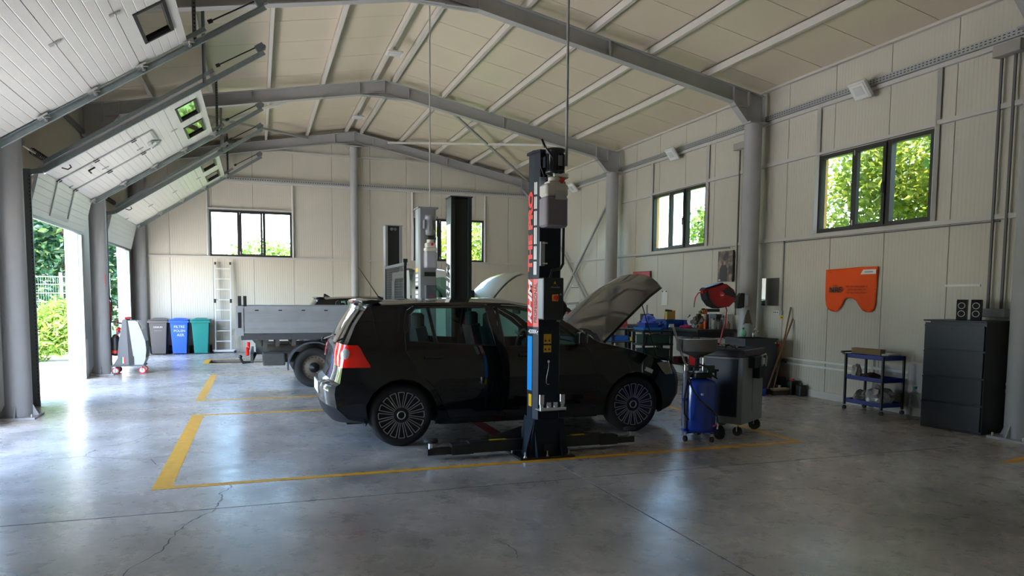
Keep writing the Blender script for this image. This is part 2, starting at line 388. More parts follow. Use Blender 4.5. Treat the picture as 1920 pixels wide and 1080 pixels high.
for a, c, z0, z1 in cut_rects(YF-.2, YB+.2, -0.3, 4.98, [(d0, d1, 0.0, ZD) for d0, d1 in DOORS]): wl.box(-3.12, -3.0, a, c, z0, z1)
wall_left = wl.build('wall_left', mat('white rendered wall', (0.8, 0.79, 0.76), 0.8, noise=.04), kind='structure', label='door wall with three open sectional doors')
for a, c, z0, z1 in cut_rects(YF, YB, 0.0, 4.9, [(d0, d1, 0.0, ZD) for d0, d1 in DOORS]):
    MB().box(-2.998, XL, a+.003, c-.003, z0, z1).build('wall_panel', M_wallY, wall_left)

# ---- baseboards and wall girts
MB().box(XR-.012, XR, YF, YB, 0, 0.11).build('baseboard_right', M_girt, kind='structure')
MB().box(-2.95, XR, YB-.012, YB, 0, 0.11).build('baseboard_back', M_girt, kind='structure')
def girt(name, pts, w=0.05, h=0.055, m=M_girt): MB().bar(pts[0], pts[1], w, h).build(name, m, kind='structure')
k_ = 0
def trim(pts, w=.05, h=.055, m=None):
    global k_; k_ += 1; girt('trim_%d' % k_, pts, w, h, m or M_girt)
trim([(XR-.03, 5.2, 2.44), (XR-.03, YB, 2.44)]); trim([(XR-.03, 5.2, 4.35), (XR-.03, YB, 4.35)])
for a, c in ((5.2, 6.86), (8.9, 11.73), (13.74, 15.1)): trim([(XR-.03, a, 3.67), (XR-.03, c, 3.67)])
for wy0, wy1, z0, z1 in WINR:
    trim([(XR-.03, wy0-.06, z1+.035), (XR-.03, wy1+.03, z1+.035)], .05, .04)
    for y in (wy0-.035, wy1+.02): trim([(XR-.03, y, 2.47), (XR-.03, y, 4.33)], .055, .05)
trim([(-2.9, YB-.03, 2.45), (7.9, YB-.03, 2.45)]); trim([(-1.2, YB-.03, 4.39), (7.9, YB-.03, 4.39)]); trim([(-1.9, YB-.03, 5.22), (6.2, YB-.03, 5.22)], .05, .045)
for x0, x1, z0, z1 in WINB:
    trim([(x0-.05, YB-.03, z1+.035), (x1+.05, YB-.03, z1+.035)], .05, .04)
    for x in (x0-.03, x1+.03): trim([(x, YB-.03, 2.48), (x, YB-.03, 4.37)], .055, .05)
trim([(XL+.03, 5.2, 4.4), (XL+.03, YB, 4.4)], .06, .07, M_galvpost); trim([(XR-.04, YF, 4.90), (XR-.04, YB, 4.90)], .06, .08, M_purlin)
trim([(XL+.04, YF, 4.93), (XL+.04, YB, 4.93)], .06, .08, M_purlin)
trim([(-2.9, YB-.03, 0.62), (1.5, YB-.03, 0.62)], .03, .05)

# ---- perforated cable trays on top of the girt line
M_slot = mat('dark tray slot', (0.03, 0.03, 0.03), 0.9)
M_tray = mat('zinc cable tray', (0.48, 0.50, 0.50), 0.4, 0.5, noise=.1)
tr = thing('cable_tray', 'long perforated zinc cable tray along the top of the right wall', 'cable tray', (XR, 12, 4.43))
a_ = MB().box(XR-.075, XR-.072, 5.2, 19.6, 4.385, 4.47).box(XR-.075, XR-.01, 5.2, 19.6, 4.383, 4.387); a_.build('tray_body', M_tray, tr)
sl_ = MB()
y = 5.25
while y < 19.5:
    for z in (4.413, 4.445): sl_.box(XR-.0765, XR-.074, y, y+.028, z-.005, z+.005)
    y += .055
sl_.build('slot', M_slot, tr, kind='stuff')
tr = thing('cable_tray', 'perforated zinc cable tray running across the back gable wall', 'cable tray', (2.5, YB, 4.45))
MB().box(-1.2, 7.8, YB-.078, YB-.074, 4.42, 4.50).box(-1.2, 7.8, YB-.078, YB-.01, 4.418, 4.422).build('tray_body', M_tray, tr)
sl_ = MB(); x = -1.1
while x < 7.7: sl_.box(x, x+.03, YB-.079, YB-.077, 4.45, 4.47); x += .06
sl_.build('slot', M_slot, tr, kind='stuff')

# ---- windows
def window(idx, axis, u0, u1, z0, z1, flip=1):
    """three-light window; u runs along the wall; frame sits in the wall thickness"""
    W = u1-u0; d0, d1 = (XR-.02, XR+.06) if axis == 'X' else (YB-.02, YB+.06)
    def bx(mb, a, c, zz0, zz1, e0=None, e1=None):
        e0 = d0 if e0 is None else e0; e1 = d1 if e1 is None else e1
        if axis == 'X': mb.box(e0, e1, a, c, zz0, zz1)
        else: mb.box(a, c, e0, e1, zz0, zz1)
    F = lambda t: u0 + W*t if flip == 1 else u1 - W*t
    fr = MB(); w_ = .055
    bx(fr, u0, u1, z0, z0+w_); bx(fr, u0, u1, z1-w_, z1); bx(fr, u0, u0+w_, z0+w_, z1-w_); bx(fr, u1-w_, u1, z0+w_, z1-w_)
    for t in (0.345, 0.655):
        c = F(t); bx(fr, c-.032, c+.032, z0+w_, z1-w_)
    root = fr.build('window_%d' % idx, M_dframe, kind='structure', label=WL[idx-1])
    # opening sash in the middle light
    a, c = sorted((F(0.365), F(0.64))); s_ = MB(); q = .05; e0, e1 = d0-.02, d0+.035
    bx(s_, a, c, z0+.02, z0+.02+q, e0, e1); bx(s_, a, c, z1-.02-q, z1-.02, e0, e1); bx(s_, a, a+q, z0+.02+q, z1-.02-q, e0, e1); bx(s_, c-q, c, z0+.02+q, z1-.02-q, e0, e1)
    s_.build('sash', M_dframe, root)
    h = MB(); hx = a+.025 if flip == 1 else c-.025; zc = (z0+z1)/2
    bx(h, hx-.012, hx+.012, zc-.03, zc+.03, e0-.01, e0); bx(h, hx-.009, hx+.009, zc-.13, zc, e0-.03, e0-.018); bx(h, hx-.008, hx+.008, zc-.01, zc+.01, e0-.03, e0)
    h.build('window_handle', M_black, root)
    hg = MB(); hx = c-.004 if flip == 1 else a+.004
    for zz in (z0+.06, z1-.11): bx(hg, hx-.01, hx+.01, zz, zz+.07, e0-.012, e0+.005)
    hg.build('hinge', M_galvl, root)
    e = (d0+d1)/2
    for t0, t1 in ((0.0, .345), (.345, .655), (.655, 1.0)):
        a, c = sorted((F(t0), F(t1))); p = MB(); bx(p, a+.03, c-.03, z0+.04, z1-.04, e-.004, e+.004); p.build('window_pane', M_glass, root)
    # outer reveal painted orange brown
    rv = MB(); e0, e1 = d1, (XR+.14 if axis == 'X' else YB+.14)
    for a, c in ((u0, u0+.02), (u1-.02, u1)): bx(rv, a, c, z0, z1, e0, e1)
    bx(rv, u0, u1, z0-.01, z0+.012, e0, e1+.03)
    rv.build('reveal', mat('orange foam edge', (0.55, 0.28, 0.07), 0.7), root)
WL = ['nearer dark framed window high in the right wall, full of green leaves', 'farther dark framed window high in the right wall, mostly bright sky',
      'dark framed window of the back wall above the ladder', 'dark framed window of the back wall partly hidden by the lift posts']
window(1, 'X', *WINR[0], flip=1); window(2, 'X', *WINR[1], flip=1)
window(3, 'Y', *WINB[0], flip=-1); window(4, 'Y', *WINB[1], flip=-1)

# ---- roof sheets
roof = MB()
for s0, s1 in ((-3.5, 2.5), (2.5, 8.3)):
    roof.prism([(s0, zroof(s0)+.085), (s1, zroof(s1)+.085), (s1, zroof(s1)+.14), (s0, zroof(s0)+.14)], 'Y', YF-.3, YB+.4)
roof = roof.build('ceiling', M_skin, kind='structure', label='pitched sheet roof seen from below')
JR = [YF-.2] + [8.825+.977*k for k in range(-9, 12) if YF < 8.825+.977*k < YB-.1] + [YB+.12]
for a, c in zip(JR, JR[1:]):
    for s0, s1 in ((-3.3, 2.494), (2.506, 8.1)):
        MB().prism([(s0, zroof(s0)), (s1, zroof(s1)), (s1, zroof(s1)+.08), (s0, zroof(s0)+.08)], 'Y', a+.005, c-.005).build('roof_panel', M_roof, roof)
MB().prism([(2.32, zroof(2.32)-.004), (2.5, zroof(2.5)-.004), (2.68, zroof(2.68)-.004), (2.5, zroof(2.5)+.02)], 'Y', YF, YB).build('ridge_flashing', M_roof, roof)

# ---- purlins (C sections running along the building)
PX = [2.3, 1.29, 0.27, -0.75, -1.78, 2.70, 3.72, 4.76, 5.76, 6.80]
for x in PX:
    z = zrafter(x); p = MB(); sgn = 1 if x > 2.5 else -1; th = -atan2(.2, 1) if x > 2.5 else atan2(.178, 1)
    p.box(x-.028, x+.028, YF, YB, z+.002, z+.014).box(x-.028, x-.016, YF, YB, z+.014, z+.118).box(x-.028, x+.028, YF, YB, z+.106, z+.118)
    p.build('trim_%d' % (k_+1), M_purlin, kind='structure'); k_ += 1

# ---- portal frames
def col(px, py, root):
    c = MB().cyl((px, py, 0.02), (px, py, 4.32), 0.142, n=32); c.build('column', M_steel, root)
    MB().rbox((px, py, .012), (.42, .42, .024)).build('base_plate', M_steel, root)
    gs = MB()
    for a in range(4):
        dx, dy = cos(a*pi/2), sin(a*pi/2)
        p = [(0.13, 0.02), (0.21, 0.02), (0.14, 0.17), (0.13, 0.17)]
        vs = []
        for t in (-.006, .006):
            for u, z in p: vs.append((px+dx*u-dy*t, py+dy*u+dx*t, z))
        gs.add(vs, [(0,1,2,3), (7,6,5,4), (0,4,5,1), (1,5,6,2), (2,6,7,3), (3,7,4,0)])
    gs.build('gusset', M_steel, root)
    bo = MB()
    for a in (-1, 1):
        for c_ in (-1, 1): bo.cyl((px+a*.17, py+c_*.17, .024), (px+a*.17, py+c_*.17, .06), .012, n=6)
    bo.build('anchor_bolt', M_galvl, root)
    MB().rbox((px, py, 4.33), (.36, .32, .02)).build('cap_plate', M_steel, root)
def portal_frame(y, label, right=True, left=True, mid=False):
    root = thing('portal_frame', label, 'steel frame', (2.5, y, 0), kind='structure')
    if right: col(7.7, y, root)
    if left: col(-2.74, y, root)
    if mid: MB().cyl((2.49, y, 0), (2.49, y, 5.45), .105, n=28).build('column', M_steel, root); MB().rbox((2.49, y, 5.46), (.36, .26, .02)).build('cap_plate', M_steel, root)
    D = 0.235
    for sx, xe, kx in ((1, 7.84, 7.27), (-1, -2.9, -2.32)):
        x0, x1 = (2.5, xe) if sx > 0 else (xe, 2.5)
        zt = zrafter
        r = MB()
        def strip(xa, xb, dz0, dz1, yy0, yy1): r.prism([(xa, zt(xa)+dz0), (xb, zt(xb)+dz0), (xb, zt(xb)+dz1), (xa, zt(xa)+dz1)], 'Y', yy0, yy1)
        strip(x0, x1, -D, -.012, y-.005, y+.005)          # web
        strip(x0, x1, -.012, 0, y-.07, y+.07)             # top flange
        xi = 3.0 if sx > 0 else 2.0
        a_, b_ = (xi, kx) if sx > 0 else (kx, xi)
        strip(a_, b_, -D-.012, -D, y-.07, y+.07)          # bottom flange
        # ridge haunch
        zf = zt(xi)-D-.012
        r.prism([(2.5, zf), (xi, zf), (xi, zf+.012), (2.5, zf+.012)], 'Y', y-.07, y+.07)
        r.prism([(2.5, zf), (xi, zf), (2.5, zt(2.5)-D+.01)], 'Y', y-.007, y+.007)
        strip(*((2.5, xi) if sx > 0 else (xi, 2.5)), -D-.006, -D, y-.05, y+.05)
        # stiffeners
        for q in (xi, 2.5+sx*2.55, 2.5+sx*.004, kx): strip(q-.005, q+.005, -D, -.012, y-.066, y+.066)
        r.build('rafter', M_steel, root)
        # knee: stub over the column, haunch to the rafter
        k = MB(); cx0, cx1 = (7.56, 7.86) if sx > 0 else (-2.9, -2.6)
        k.prism([(cx0, 4.34), (cx1, 4.34), (cx1, zt(cx1)-.01), (cx0, zt(cx0)-.01)], 'Y', y-.008, y+.008)
        ci, co = (cx0, cx1) if sx > 0 else (cx1, cx0)
        for q in (co,): k.prism([(q-.006, 4.34), (q+.006, 4.34), (q+.006, zt(q)), (q-.006, zt(q))], 'Y', y-.07, y+.07)
        k.prism([(ci-.005, 4.34+.26), (ci+.005, 4.34+.26), (ci+.005, zt(ci)), (ci-.005, zt(ci))], 'Y', y-.068, y+.068)
        k.prism([(ci, 4.34), (ci, zt(ci)-D), (kx, zt(kx)-D-.012)], 'Y', y-.007, y+.007)
        d = 0.012*sx
        k.prism([(ci, 4.34), (kx, zt(kx)-D-.012), (kx-d*.3, zt(kx)-D-.03), (ci-d, 4.33)], 'Y', y-.07, y+.07)
        k.prism([(min(ci,kx), zt(ci)-D-.03), (max(ci,kx), zt(ci)-D-.03), (max(ci,kx), zt(ci)-D-.02), (min(ci,kx), zt(ci)-D-.02)], 'Y', y-.06, y+.06)
        k.build('knee_bracket', M_steel, root)
    return root
portal_frame(5.45, 'nearest steel portal frame, only its right column foot in view')
portal_frame(10.1, 'steel portal frame with round columns, second bay from the front')
portal_frame(15.1, 'steel portal frame with round columns, in front of the back bay')
portal_frame(20.02, 'steel portal frame against the back wall with a round middle column', mid=True)

# ---- bracing in the back bay
br = thing('wall_bracing', 'crossed steel angle bracing on the right wall of the back bay', 'bracing', (7.86, 17.5, 0), kind='structure')
for a, c in (((7.87, 15.25, 4.05), (7.87, 19.9, .15)), ((7.87, 15.25, .15), (7.87, 19.9, 4.05))): MB().bar(a, c, .05, .05).build('brace', M_steel, br)
br = thing('roof_bracing', 'crossed steel angle bracing under the roof of the back bay', 'bracing', (2.5, 17.5, 5), kind='structure')
zz = lambda x: zrafter(x)-.05
for a, c, m_ in (((3.7, 15.2), (7.5, 19.95), M_steel), ((3.4, 19.95), (7.0, 15.2), M_girt), ((1.3, 19.95), (-1.9, 15.2), M_steel), ((1.4, 15.2), (-2.4, 19.0), M_girt)):
    MB().bar((a[0], a[1], zz(a[0])), (c[0], c[1], zz(c[0])), .05, .05).build('brace', m_, br)
# ============================================================ SECTIONAL DOORS
TH = atan2(1.84, 2.795); U = Vector((cos(TH), 0, sin(TH))); Nn = Vector((sin(TH), 0, -cos(TH)))   # up the track, and towards the room
P0 = Vector((-2.665, 0, 3.105))
def section_poly(L_, n=5):
    """section outline: s along the door height, t thickness; the room side (t=0) carries shallow grooves"""
    p = [(0.003, 0)]
    for k in range(1, n+1):
        s = L_*k/(n+1); p += [(s-.006, 0), (s, -.0035), (s+.006, 0)]
    return p + [(L_-.003, 0), (L_-.003, -.04), (.003, -.04)]
def door_section(o, u, nrm, L_, y0, y1, root, holes=None):
    mb = MB(); poly = section_poly(L_)
    pts = [o + u*s + nrm*t for s, t in poly]; n = len(pts)
    def part(a, c):
        vs = [(p.x, a, p.z) for p in pts] + [(p.x, c, p.z) for p in pts]
        mb.add(vs, [(i, (i+1)%n, n+(i+1)%n, n+i) for i in range(n)] + [tuple(reversed(range(n))), tuple(range(n, 2*n))])
    if not holes: part(y0, y1)
    else:
        # solid stretches between the glazed openings, and plain rails above and below them
        ys = [y0]
        for a, c in holes: ys += [a, c]
        ys.append(y1)
        for a, c in zip(ys[::2], ys[1::2]): part(a, c)
        for a, c in holes:
            for s0, s1 in ((.003, .16), (.46, L_-.003)):
                q = [o+u*s0, o+u*s1, o+u*s1-nrm*.04, o+u*s0-nrm*.04]
                vs = [(p.x, a, p.z) for p in q] + [(p.x, c, p.z) for p in q]
                mb.add(vs, [(i, (i+1)%4, 4+(i+1)%4, 4+i) for i in range(4)])
    return mb.build('door_section', M_door, root)
def sec_door(y0, y1, idx, label, wicket=False):
    root = thing('door_%d' % idx, label, 'garage door', (-2.9, (y0+y1)/2, 0), kind='structure')
    a, c = y0+.06, y1-.06
    # bottom section hangs nearly upright in the bend
    ub = Vector((.24, 0, 1)).normalized(); nb = Vector((ub.z, 0, -ub.x))
    ob = P0 - ub*.585 + nb*0
    door_section(ob, ub, nb, .585, a, c, root)
    sl = MB(); q = ob - ub*.03; sl.box(q.x-.045, q.x+.004, a, c, q.z-.01, q.z+.035); sl.build('bottom_seal', M_black, root)
    wy = [((a+c)/2 + d - .40, (a+c)/2 + d + .40) for d in (-.63, .63)] if idx != 3 else [((a+c)/2 + d - .40, (a+c)/2 + d + .40) for d in (-.74, .74)]
    for k in range(4):
        o = P0 + U*.585*k
        door_section(o, U, Nn, .585, a, c, root, wy if k == 3 else None)
        if k == 3:
            for y_0, y_1 in wy:
                fr = MB(); gl = MB()
                def rect(s0, s1, ya, yb, t0, t1, mb):
                    q = [o+U*s0+Nn*t0, o+U*s1+Nn*t0, o+U*s1+Nn*t1, o+U*s0+Nn*t1]
                    vs = [(p.x, ya, p.z) for p in q] + [(p.x, yb, p.z) for p in q]
                    mb.add(vs, [(i, (i+1)%4, 4+(i+1)%4, 4+i) for i in range(4)] + [(3,2,1,0), (4,5,6,7)])
                e = .035
                rect(.14, .14+e, y_0-.02, y_1+.02, -.05, .012, fr); rect(.48-e, .48, y_0-.02, y_1+.02, -.05, .012, fr)
                rect(.14+e, .48-e, y_0-.02, y_0-.02+e, -.05, .012, fr); rect(.14+e, .48-e, y_1+.02-e, y_1+.02, -.05, .012, fr)
                w_ = fr.build('window_frame', M_black, root)
                rect(.15, .47, y_0-.01, y_1+.01, -.025, -.02, gl); gl.build('window_pane', M_doorglass, w_)
    # centre hinges on the seams and side hinges with rollers
    for k in range(0, 4):
        o = P0 + U*.585*k
        for y in ([(a+c)/2] if idx == 1 else [a+.03+ (c-a)*t for t in (.02, .5)]):
            h = MB(); h.rbox(o + Nn*.008 + Vector((0, y, 0)), (.11, .045, .012), (0, -TH, 0)); h.cyl((o.x+Nn.x*.016, y-.03, o.z+Nn.z*.016), (o.x+Nn.x*.016, y+.03, o.z+Nn.z*.016), .008, n=6)
            h.build('hinge', M_galvl, root)
    for k in range(0, 5):
        o = P0 + U*.585*k
        for y, s in ((c, 1), (a, -1)):
            h = MB(); h.rbox(o + Nn*.03 + Vector((0, y-s*.05, 0)), (.12, .09, .02), (0, -TH, 0)); q = o+Nn*.045
            h.cyl((q.x, y-s*.09, q.z), (q.x, y+s*.035, q.z), .007, n=6); h.cyl((q.x, y+s*.02, q.z), (q.x, y+s*.045, q.z), .022, n=10)
            h.bar((q.x, y-s*.1, q.z+.0), (q.x+.05, y-s*.02, q.z+.02), .02, .008)
            h.build('roller_bracket', M_galvl, root)
    # tracks
    for y, s in ((y1-.005, 1), (y0+.005, -1)):
        e = P0 + U*3.335
        t = MB(); base = P0 + Nn*.045
        pts = [Vector((-2.89, y, 0.02)), Vector((-2.89, y, 2.62)), Vector((-2.875, y, 2.8)), Vector((-2.83, y, 2.95)), Vector((-2.76, y, 3.06)), Vector((base.x+.03, y, base.z+.02)), Vector((e.x+Nn.x*.045, y, e.z+Nn.z*.045))]
        for p, q in zip(pts, pts[1:]):
            d = (q-p).normalized(); nn = Vector((d.z, 0, -d.x))
            t.bar(p - nn*.03, q - nn*.03, .035 if abs(d.z) < .98 else .035, .006, up=nn)
            t.bar(p + nn*.03, q + nn*.03, .035, .006, up=nn)
            t.bar(p + Vector((0, s*.016, 0)), q + Vector((0, s*.016, 0)), .004, .06, up=nn)
        t.build('track', M_galv, root)
        # mounting angle next to the upright track, and the stiffening angle along the slope
        m = MB(); m.box(-2.95, -2.75 if s < 0 else -2.86, min(y+s*.02, y-s*.01), max(y+s*.02, y-s*.01), 0.0, 3.1); m.build('mounting_angle', M_galvpost, root)
        if s < 0:
            hh = MB(); z = .1
            while z < 3.0: hh.box(-2.772, -2.762, y+s*.0215, y+s*.0205, z, z+.02); z += .05
            hh.build('slot', M_slot, root, kind='stuff')
        m = MB(); o1, o2 = P0 + U*.1 - Nn*.03, P0 + U*2.6 - Nn*.05
        m.bar((o1.x, y+s*.03, o1.z), (o2.x, y+s*.03, o2.z), .03, .05, up=-Nn); m.build('stiffening_angle', M_galv, root)
        # end bracket and spring buffer
        b_ = MB(); b_.rbox(e + Vector((-.03, y, .02)), (.12, .07, .09), (0, -TH, 0)).cyl((e.x+.02, y-.05, e.z+.03), (e.x+.02, y+.05, e.z+.03), .03, n=10); b_.build('end_bracket', M_galvpost, root)
        r_ = MB(); r_.cyl((e.x-.08, y, e.z+.02), (-.47, y, 4.655), .009, n=6); r_.cyl((-.44, y, 4.67), (-.49, y, 4.645), .024, n=10)
        r_.build('spring_buffer', M_blackm, root)
        # perforated hanger up to the roof
        hx = -.64; hz = (P0 + U*((hx-P0.x)/U.x)).z; h = MB(); h.box(hx-.022, hx+.022, y+s*.035, y+s*.039, hz-.05, zroof(hx)-.01); h.box(hx-.022, hx-.018, y+s*.035, y+s*.06, hz-.05, zroof(hx)-.01)
        h.build('hanger', M_galvpost, root)
        hh = MB(); z = hz
        while z < zroof(hx)-.1: hh.box(hx-.006, hx+.012, y+s*.033, y+s*.0352, z, z+.02); z += .045
        hh.build('slot', M_slot, root, kind='stuff')
    # torsion shaft with drums above the opening
    s_ = MB(); s_.cyl((-2.86, y0-.25, 3.42), (-2.86, y1+.25, 3.42), .014, n=8); s_.build('torsion_shaft', M_galvl, root)
    for y in (y0-.12, y1+.12): MB().cyl((-2.86, y-.05, 3.42), (-2.86, y+.05, 3.42), .07, n=16).build('cable_drum', M_galvpost, root); 
    for y in (y0-.2, y1+.2): MB().box(-2.948, -2.79, y-.006, y+.006, 3.33, 3.52).build('bearing_plate', M_galvpost, root)
    s_ = MB(); pts = [(-2.86+.045*cos(t*.9), (y0+y1)/2-1.1+t*.011, 3.42+.045*sin(t*.9)) for t in range(0, 90)]
    s_.tube(pts, .007, 5); s_.build('torsion_spring', M_blackm, root)
    if wicket:
        M_strip = mat('grey pass door edging', (0.42, 0.42, 0.41), 0.4, .3)
        for y in (12.03, 13.02):
            for k in range(3):
                o = P0 + U*.585*k; q = o+U*.575; f_ = MB()
                f_.bar(o+U*.01+Nn*.008+Vector((0, y, 0)), (q if k < 2 else o+U*.28)+Nn*.008+Vector((0, y, 0)), .045, .016, up=Nn)
                f_.build('pass_door_edge', M_strip, root)
                for dd in (-.05, .05):
                    h = MB(); z0 = o + Nn*.02; h.bar(z0-U*.04+Vector((0,y+dd,0)), z0+U*.04+Vector((0,y+dd,0)), .02, .01, up=Nn); h.build('hinge', M_black, root)
            f_ = MB(); f_.bar(ob+ub*.07+nb*.008+Vector((0,y,0)), ob+ub*.575+nb*.008+Vector((0,y,0)), .045, .016, up=nb); f_.build('pass_door_edge', M_strip, root)
        f_ = MB(); f_.bar(ob+ub*.09+nb*.008+Vector((0,12.03,0)), ob+ub*.09+nb*.008+Vector((0,13.02,0)), .05, .016, up=nb); f_.build('pass_door_edge', M_strip, root)
        f_ = MB(); o = P0+U*(1.17+.28); f_.bar(o+Nn*.008+Vector((0,12.03,0)), o+Nn*.008+Vector((0,13.02,0)), .045, .016, up=Nn); f_.build('pass_door_edge', M_strip, root)
        c_ = MB(); o = P0+U*1.33+Nn*.035; c_.rbox(o+Vector((0,12.72,0)), (.06,.24,.05), (0,-TH,0)); c_.build('door_closer', M_alu, root)
        c_ = MB(); c_.bar(o+Nn*.03+Vector((0,12.8,0)), o+U*.17+Nn*.03+Vector((0,12.6,0)), .02, .012, up=Nn); c_.bar(o+U*.17+Nn*.03+Vector((0,12.6,0)), o+U*.05+Vector((0,12.45,0)), .02,.012, up=Nn); c_.build('closer_arm', M_galvpost, root)
        c_ = MB(); o = P0+U*.4+Nn*.035; c_.bar(o+Vector((0,12.25,0)), o+U*.1+Vector((0,12.25,0)), .02,.02, up=Nn); c_.bar(o+Vector((0,12.25,0)), o+Vector((0,12.36,0))+Nn*.02, .02,.02, up=Nn); c_.build('door_handle', M_black, root)
    c_ = MB(); o = P0+U*.2+Nn*.02; c_.tube([o+Vector((0,a+.35,0)), o+Nn*.05+U*.05+Vector((0,a+.37,0)), o+U*.1+Nn*.04+Vector((0,a+.4,0)), o+U*.1+Vector((0,a+.42,0))], .009, 6); c_.build('door_handle', M_black, root)
    return root
M_doorglass = glassy('door window acrylic', (0.62, 0.56, 0.48), .03, 1.55)
sec_door(*DOORS[0], 1, 'nearest open sectional door, its panels slanting up across the top left corner')
sec_door(*DOORS[1], 2, 'middle open sectional door with a framed pass door and two small windows', wicket=True)
sec_door(*DOORS[2], 3, 'farthest open sectional door nearest the back wall')

# ============================================================ OUTSIDE
M_pave = mat('pale exterior concrete', (0.66, 0.64, 0.60), 0.85, noise=.06, nscale=3)
MB().box(-40, -3.12, -30, 19.35, -0.25, -0.02).box(-40, -3.12, 19.35, 19.45, -.25, .05).build('pavement', M_pave, kind='structure', label='sunlit pale concrete yard outside the doors')
M_grass = mat('rough grass', (0.10, 0.20, 0.03), 0.9, noise=.4, nscale=5)
MB().box(-60, 60, 19.45+1.0, 80, -.3, -.03).box(-60, -3.12, 19.45, 20.45, -.3, -.03).box(8.2, 60, -30, 20.45, -.3, -.03).build('ground_outside', M_grass, kind='structure', label='green ground beyond the building')

fn = thing('mesh_fence', 'green welded wire mesh fence panel outside the open doors', 'fence', (-7.6, 19.5, 0))
M_fence = mat('pale green fence wire', (0.30, 0.42, 0.38), 0.45, .2)
fw = MB()
x = -12.0
while x < -3.35: fw.cyl((x, 19.5, .05), (x, 19.5, 1.9), .0022, n=4, caps=False); x += .05
for z in (.1, .3, .5, .7, .9, 1.1, 1.3, 1.5, 1.7, 1.88):
    for dz in (-.006, .006): fw.cyl((-12, 19.5, z+dz), (-3.35, 19.5, z+dz), .0028, n=4, caps=False)
for z in (.5, 1.1, 1.7): fw.cyl((-12, 19.47, z), (-3.35, 19.47, z), .006, n=4, caps=False)
fw.build('wire_mesh', M_fence, fn, kind='stuff')
for x in (-12, -9.5, -7, -4.35, -3.36): MB().box(x-.03, x+.03, 19.51, 19.57, 0, 1.98).build('fence_post', M_fence, fn)

def leaf_mat(name, c1, c2, c3):
    m = bpy.data.materials.new(name); m.use_nodes = True; n = m.node_tree.nodes; L = m.node_tree.links; n.clear()
    o = n.new('ShaderNodeOutputMaterial'); d = n.new('ShaderNodeBsdfDiffuse'); t = n.new('ShaderNodeBsdfTranslucent'); g = n.new('ShaderNodeBsdfGlossy'); g.inputs['Roughness'].default_value = .35
    at = n.new('ShaderNodeAttribute'); at.attribute_name = 'tone'
    cr = n.new('ShaderNodeValToRGB'); cr.color_ramp.elements[0].color = (*c1, 1); cr.color_ramp.elements[1].color = (*c3, 1); e = cr.color_ramp.elements.new(.5); e.color = (*c2, 1)
    L.new(at.outputs['Fac'], cr.inputs[0])
    a = n.new('ShaderNodeMixShader'); a.inputs[0].default_value = .5; L.new(cr.outputs[0], d.inputs[0]); L.new(cr.outputs[0], t.inputs[0]); L.new(d.outputs[0], a.inputs[1]); L.new(t.outputs[0], a.inputs[2])
    b = n.new('ShaderNodeMixShader'); b.inputs[0].default_value = .06; L.new(a.outputs[0], b.inputs[1]); L.new(g.outputs[0], b.inputs[2]); L.new(b.outputs[0], o.inputs[0])
    return m
M_leafA = leaf_mat('yellow green leaves', (.16, .24, .03), (.38, .46, .07), (.66, .62, .12))
M_leafB = leaf_mat('fresh green leaves', (.08, .18, .03), (.22, .38, .06), (.50, .58, .14))
M_leafC = leaf_mat('deep green leaves', (.015, .07, .045), (.05, .15, .07), (.24, .34, .09))
M_bark = mat('grey brown bark', (.10, .08, .06), .9, noise=.3)
def crown_mesh(name, seed, blobs, n, size, elong=1.6, hang=0.3):
    r = random.Random(seed); vs = []; fs = []; tone = []
    tot = sum(b[3]*b[4]*b[5] for b in blobs)
    for bx_, by_, bz_, rx, ry, rz in blobs:
        for i in range(int(n*rx*ry*rz/tot)):
            while True:
                p = Vector((r.uniform(-1,1), r.uniform(-1,1), r.uniform(-1,1)))
                if .35 < p.length < 1: break
            k = r.uniform(.82, 1.12)
            c = Vector((bx_+p.x*rx*k, by_+p.y*ry*k, bz_+p.z*rz*k))
            a = Vector((r.gauss(0,1), r.gauss(0,1), r.gauss(0,.6)-hang)).normalized(); b_ = a.cross(Vector((r.gauss(0,1), r.gauss(0,1), r.gauss(0,1)))).normalized()
            s = size*r.uniform(.6, 1.3); b0 = len(vs)
            nn = a.cross(b_)
            vs += [c - a*s*elong*.5, c + b_*s*.42 + nn*s*.12, c + a*s*elong*.5, c - b_*s*.42 + nn*s*.12]
            fs.append((b0, b0+1, b0+2, b0+3)); tone.append(min(1, max(0, r.gauss(.45, .27))))
    me = bpy.data.meshes.new(name); me.from_pydata(vs, [], fs)
    at = me.attributes.new('tone', 'FLOAT', 'FACE'); at.data.foreach_set('value', tone)
    return me
def tree(name, label, cat, loc, me, m, h, tr=.12, group=None, branches=()):
    t = thing(name, label, cat, loc, group=group)
    me.materials.clear(); me.materials.append(m)
    o = bpy.data.objects.new('foliage', me); COL.objects.link(o); o.parent = t; o['kind'] = 'stuff'
    b = MB(); b.cyl((0,0,-.1), (0,0,h), tr, tr*.5, n=8)
    for q in branches: b.tube([(0,0,h*.5), ((q[0])*.5, q[1]*.5, (h*.5+q[2])*.5+.1), q], [tr*.5, tr*.35, tr*.15], 5)
    b.build('trunk', M_bark, t, world=False)
    return t
cr1 = crown_mesh('foliage', 1, [(0,0,4.2,1.5,1.7,1.9), (.3,-.9,3.0,1.2,1.1,1.2), (-.2,1.0,3.2,1.1,1.2,1.3)], 21000, .08)
tree('leafy_tree', 'yellow green tree filling the near window of the right wall', 'tree', (10.9, 9.4, 0), cr1, M_leafA, 3.6, branches=((.5,.5,3.8),(-.4,-.7,3.5)))
cr2 = crown_mesh('foliage', 2, [(0,0,3.9,1.3,1.2,1.7), (-.2,-.6,2.9,1.0,.9,1.2)], 14000, .12, 1.5)
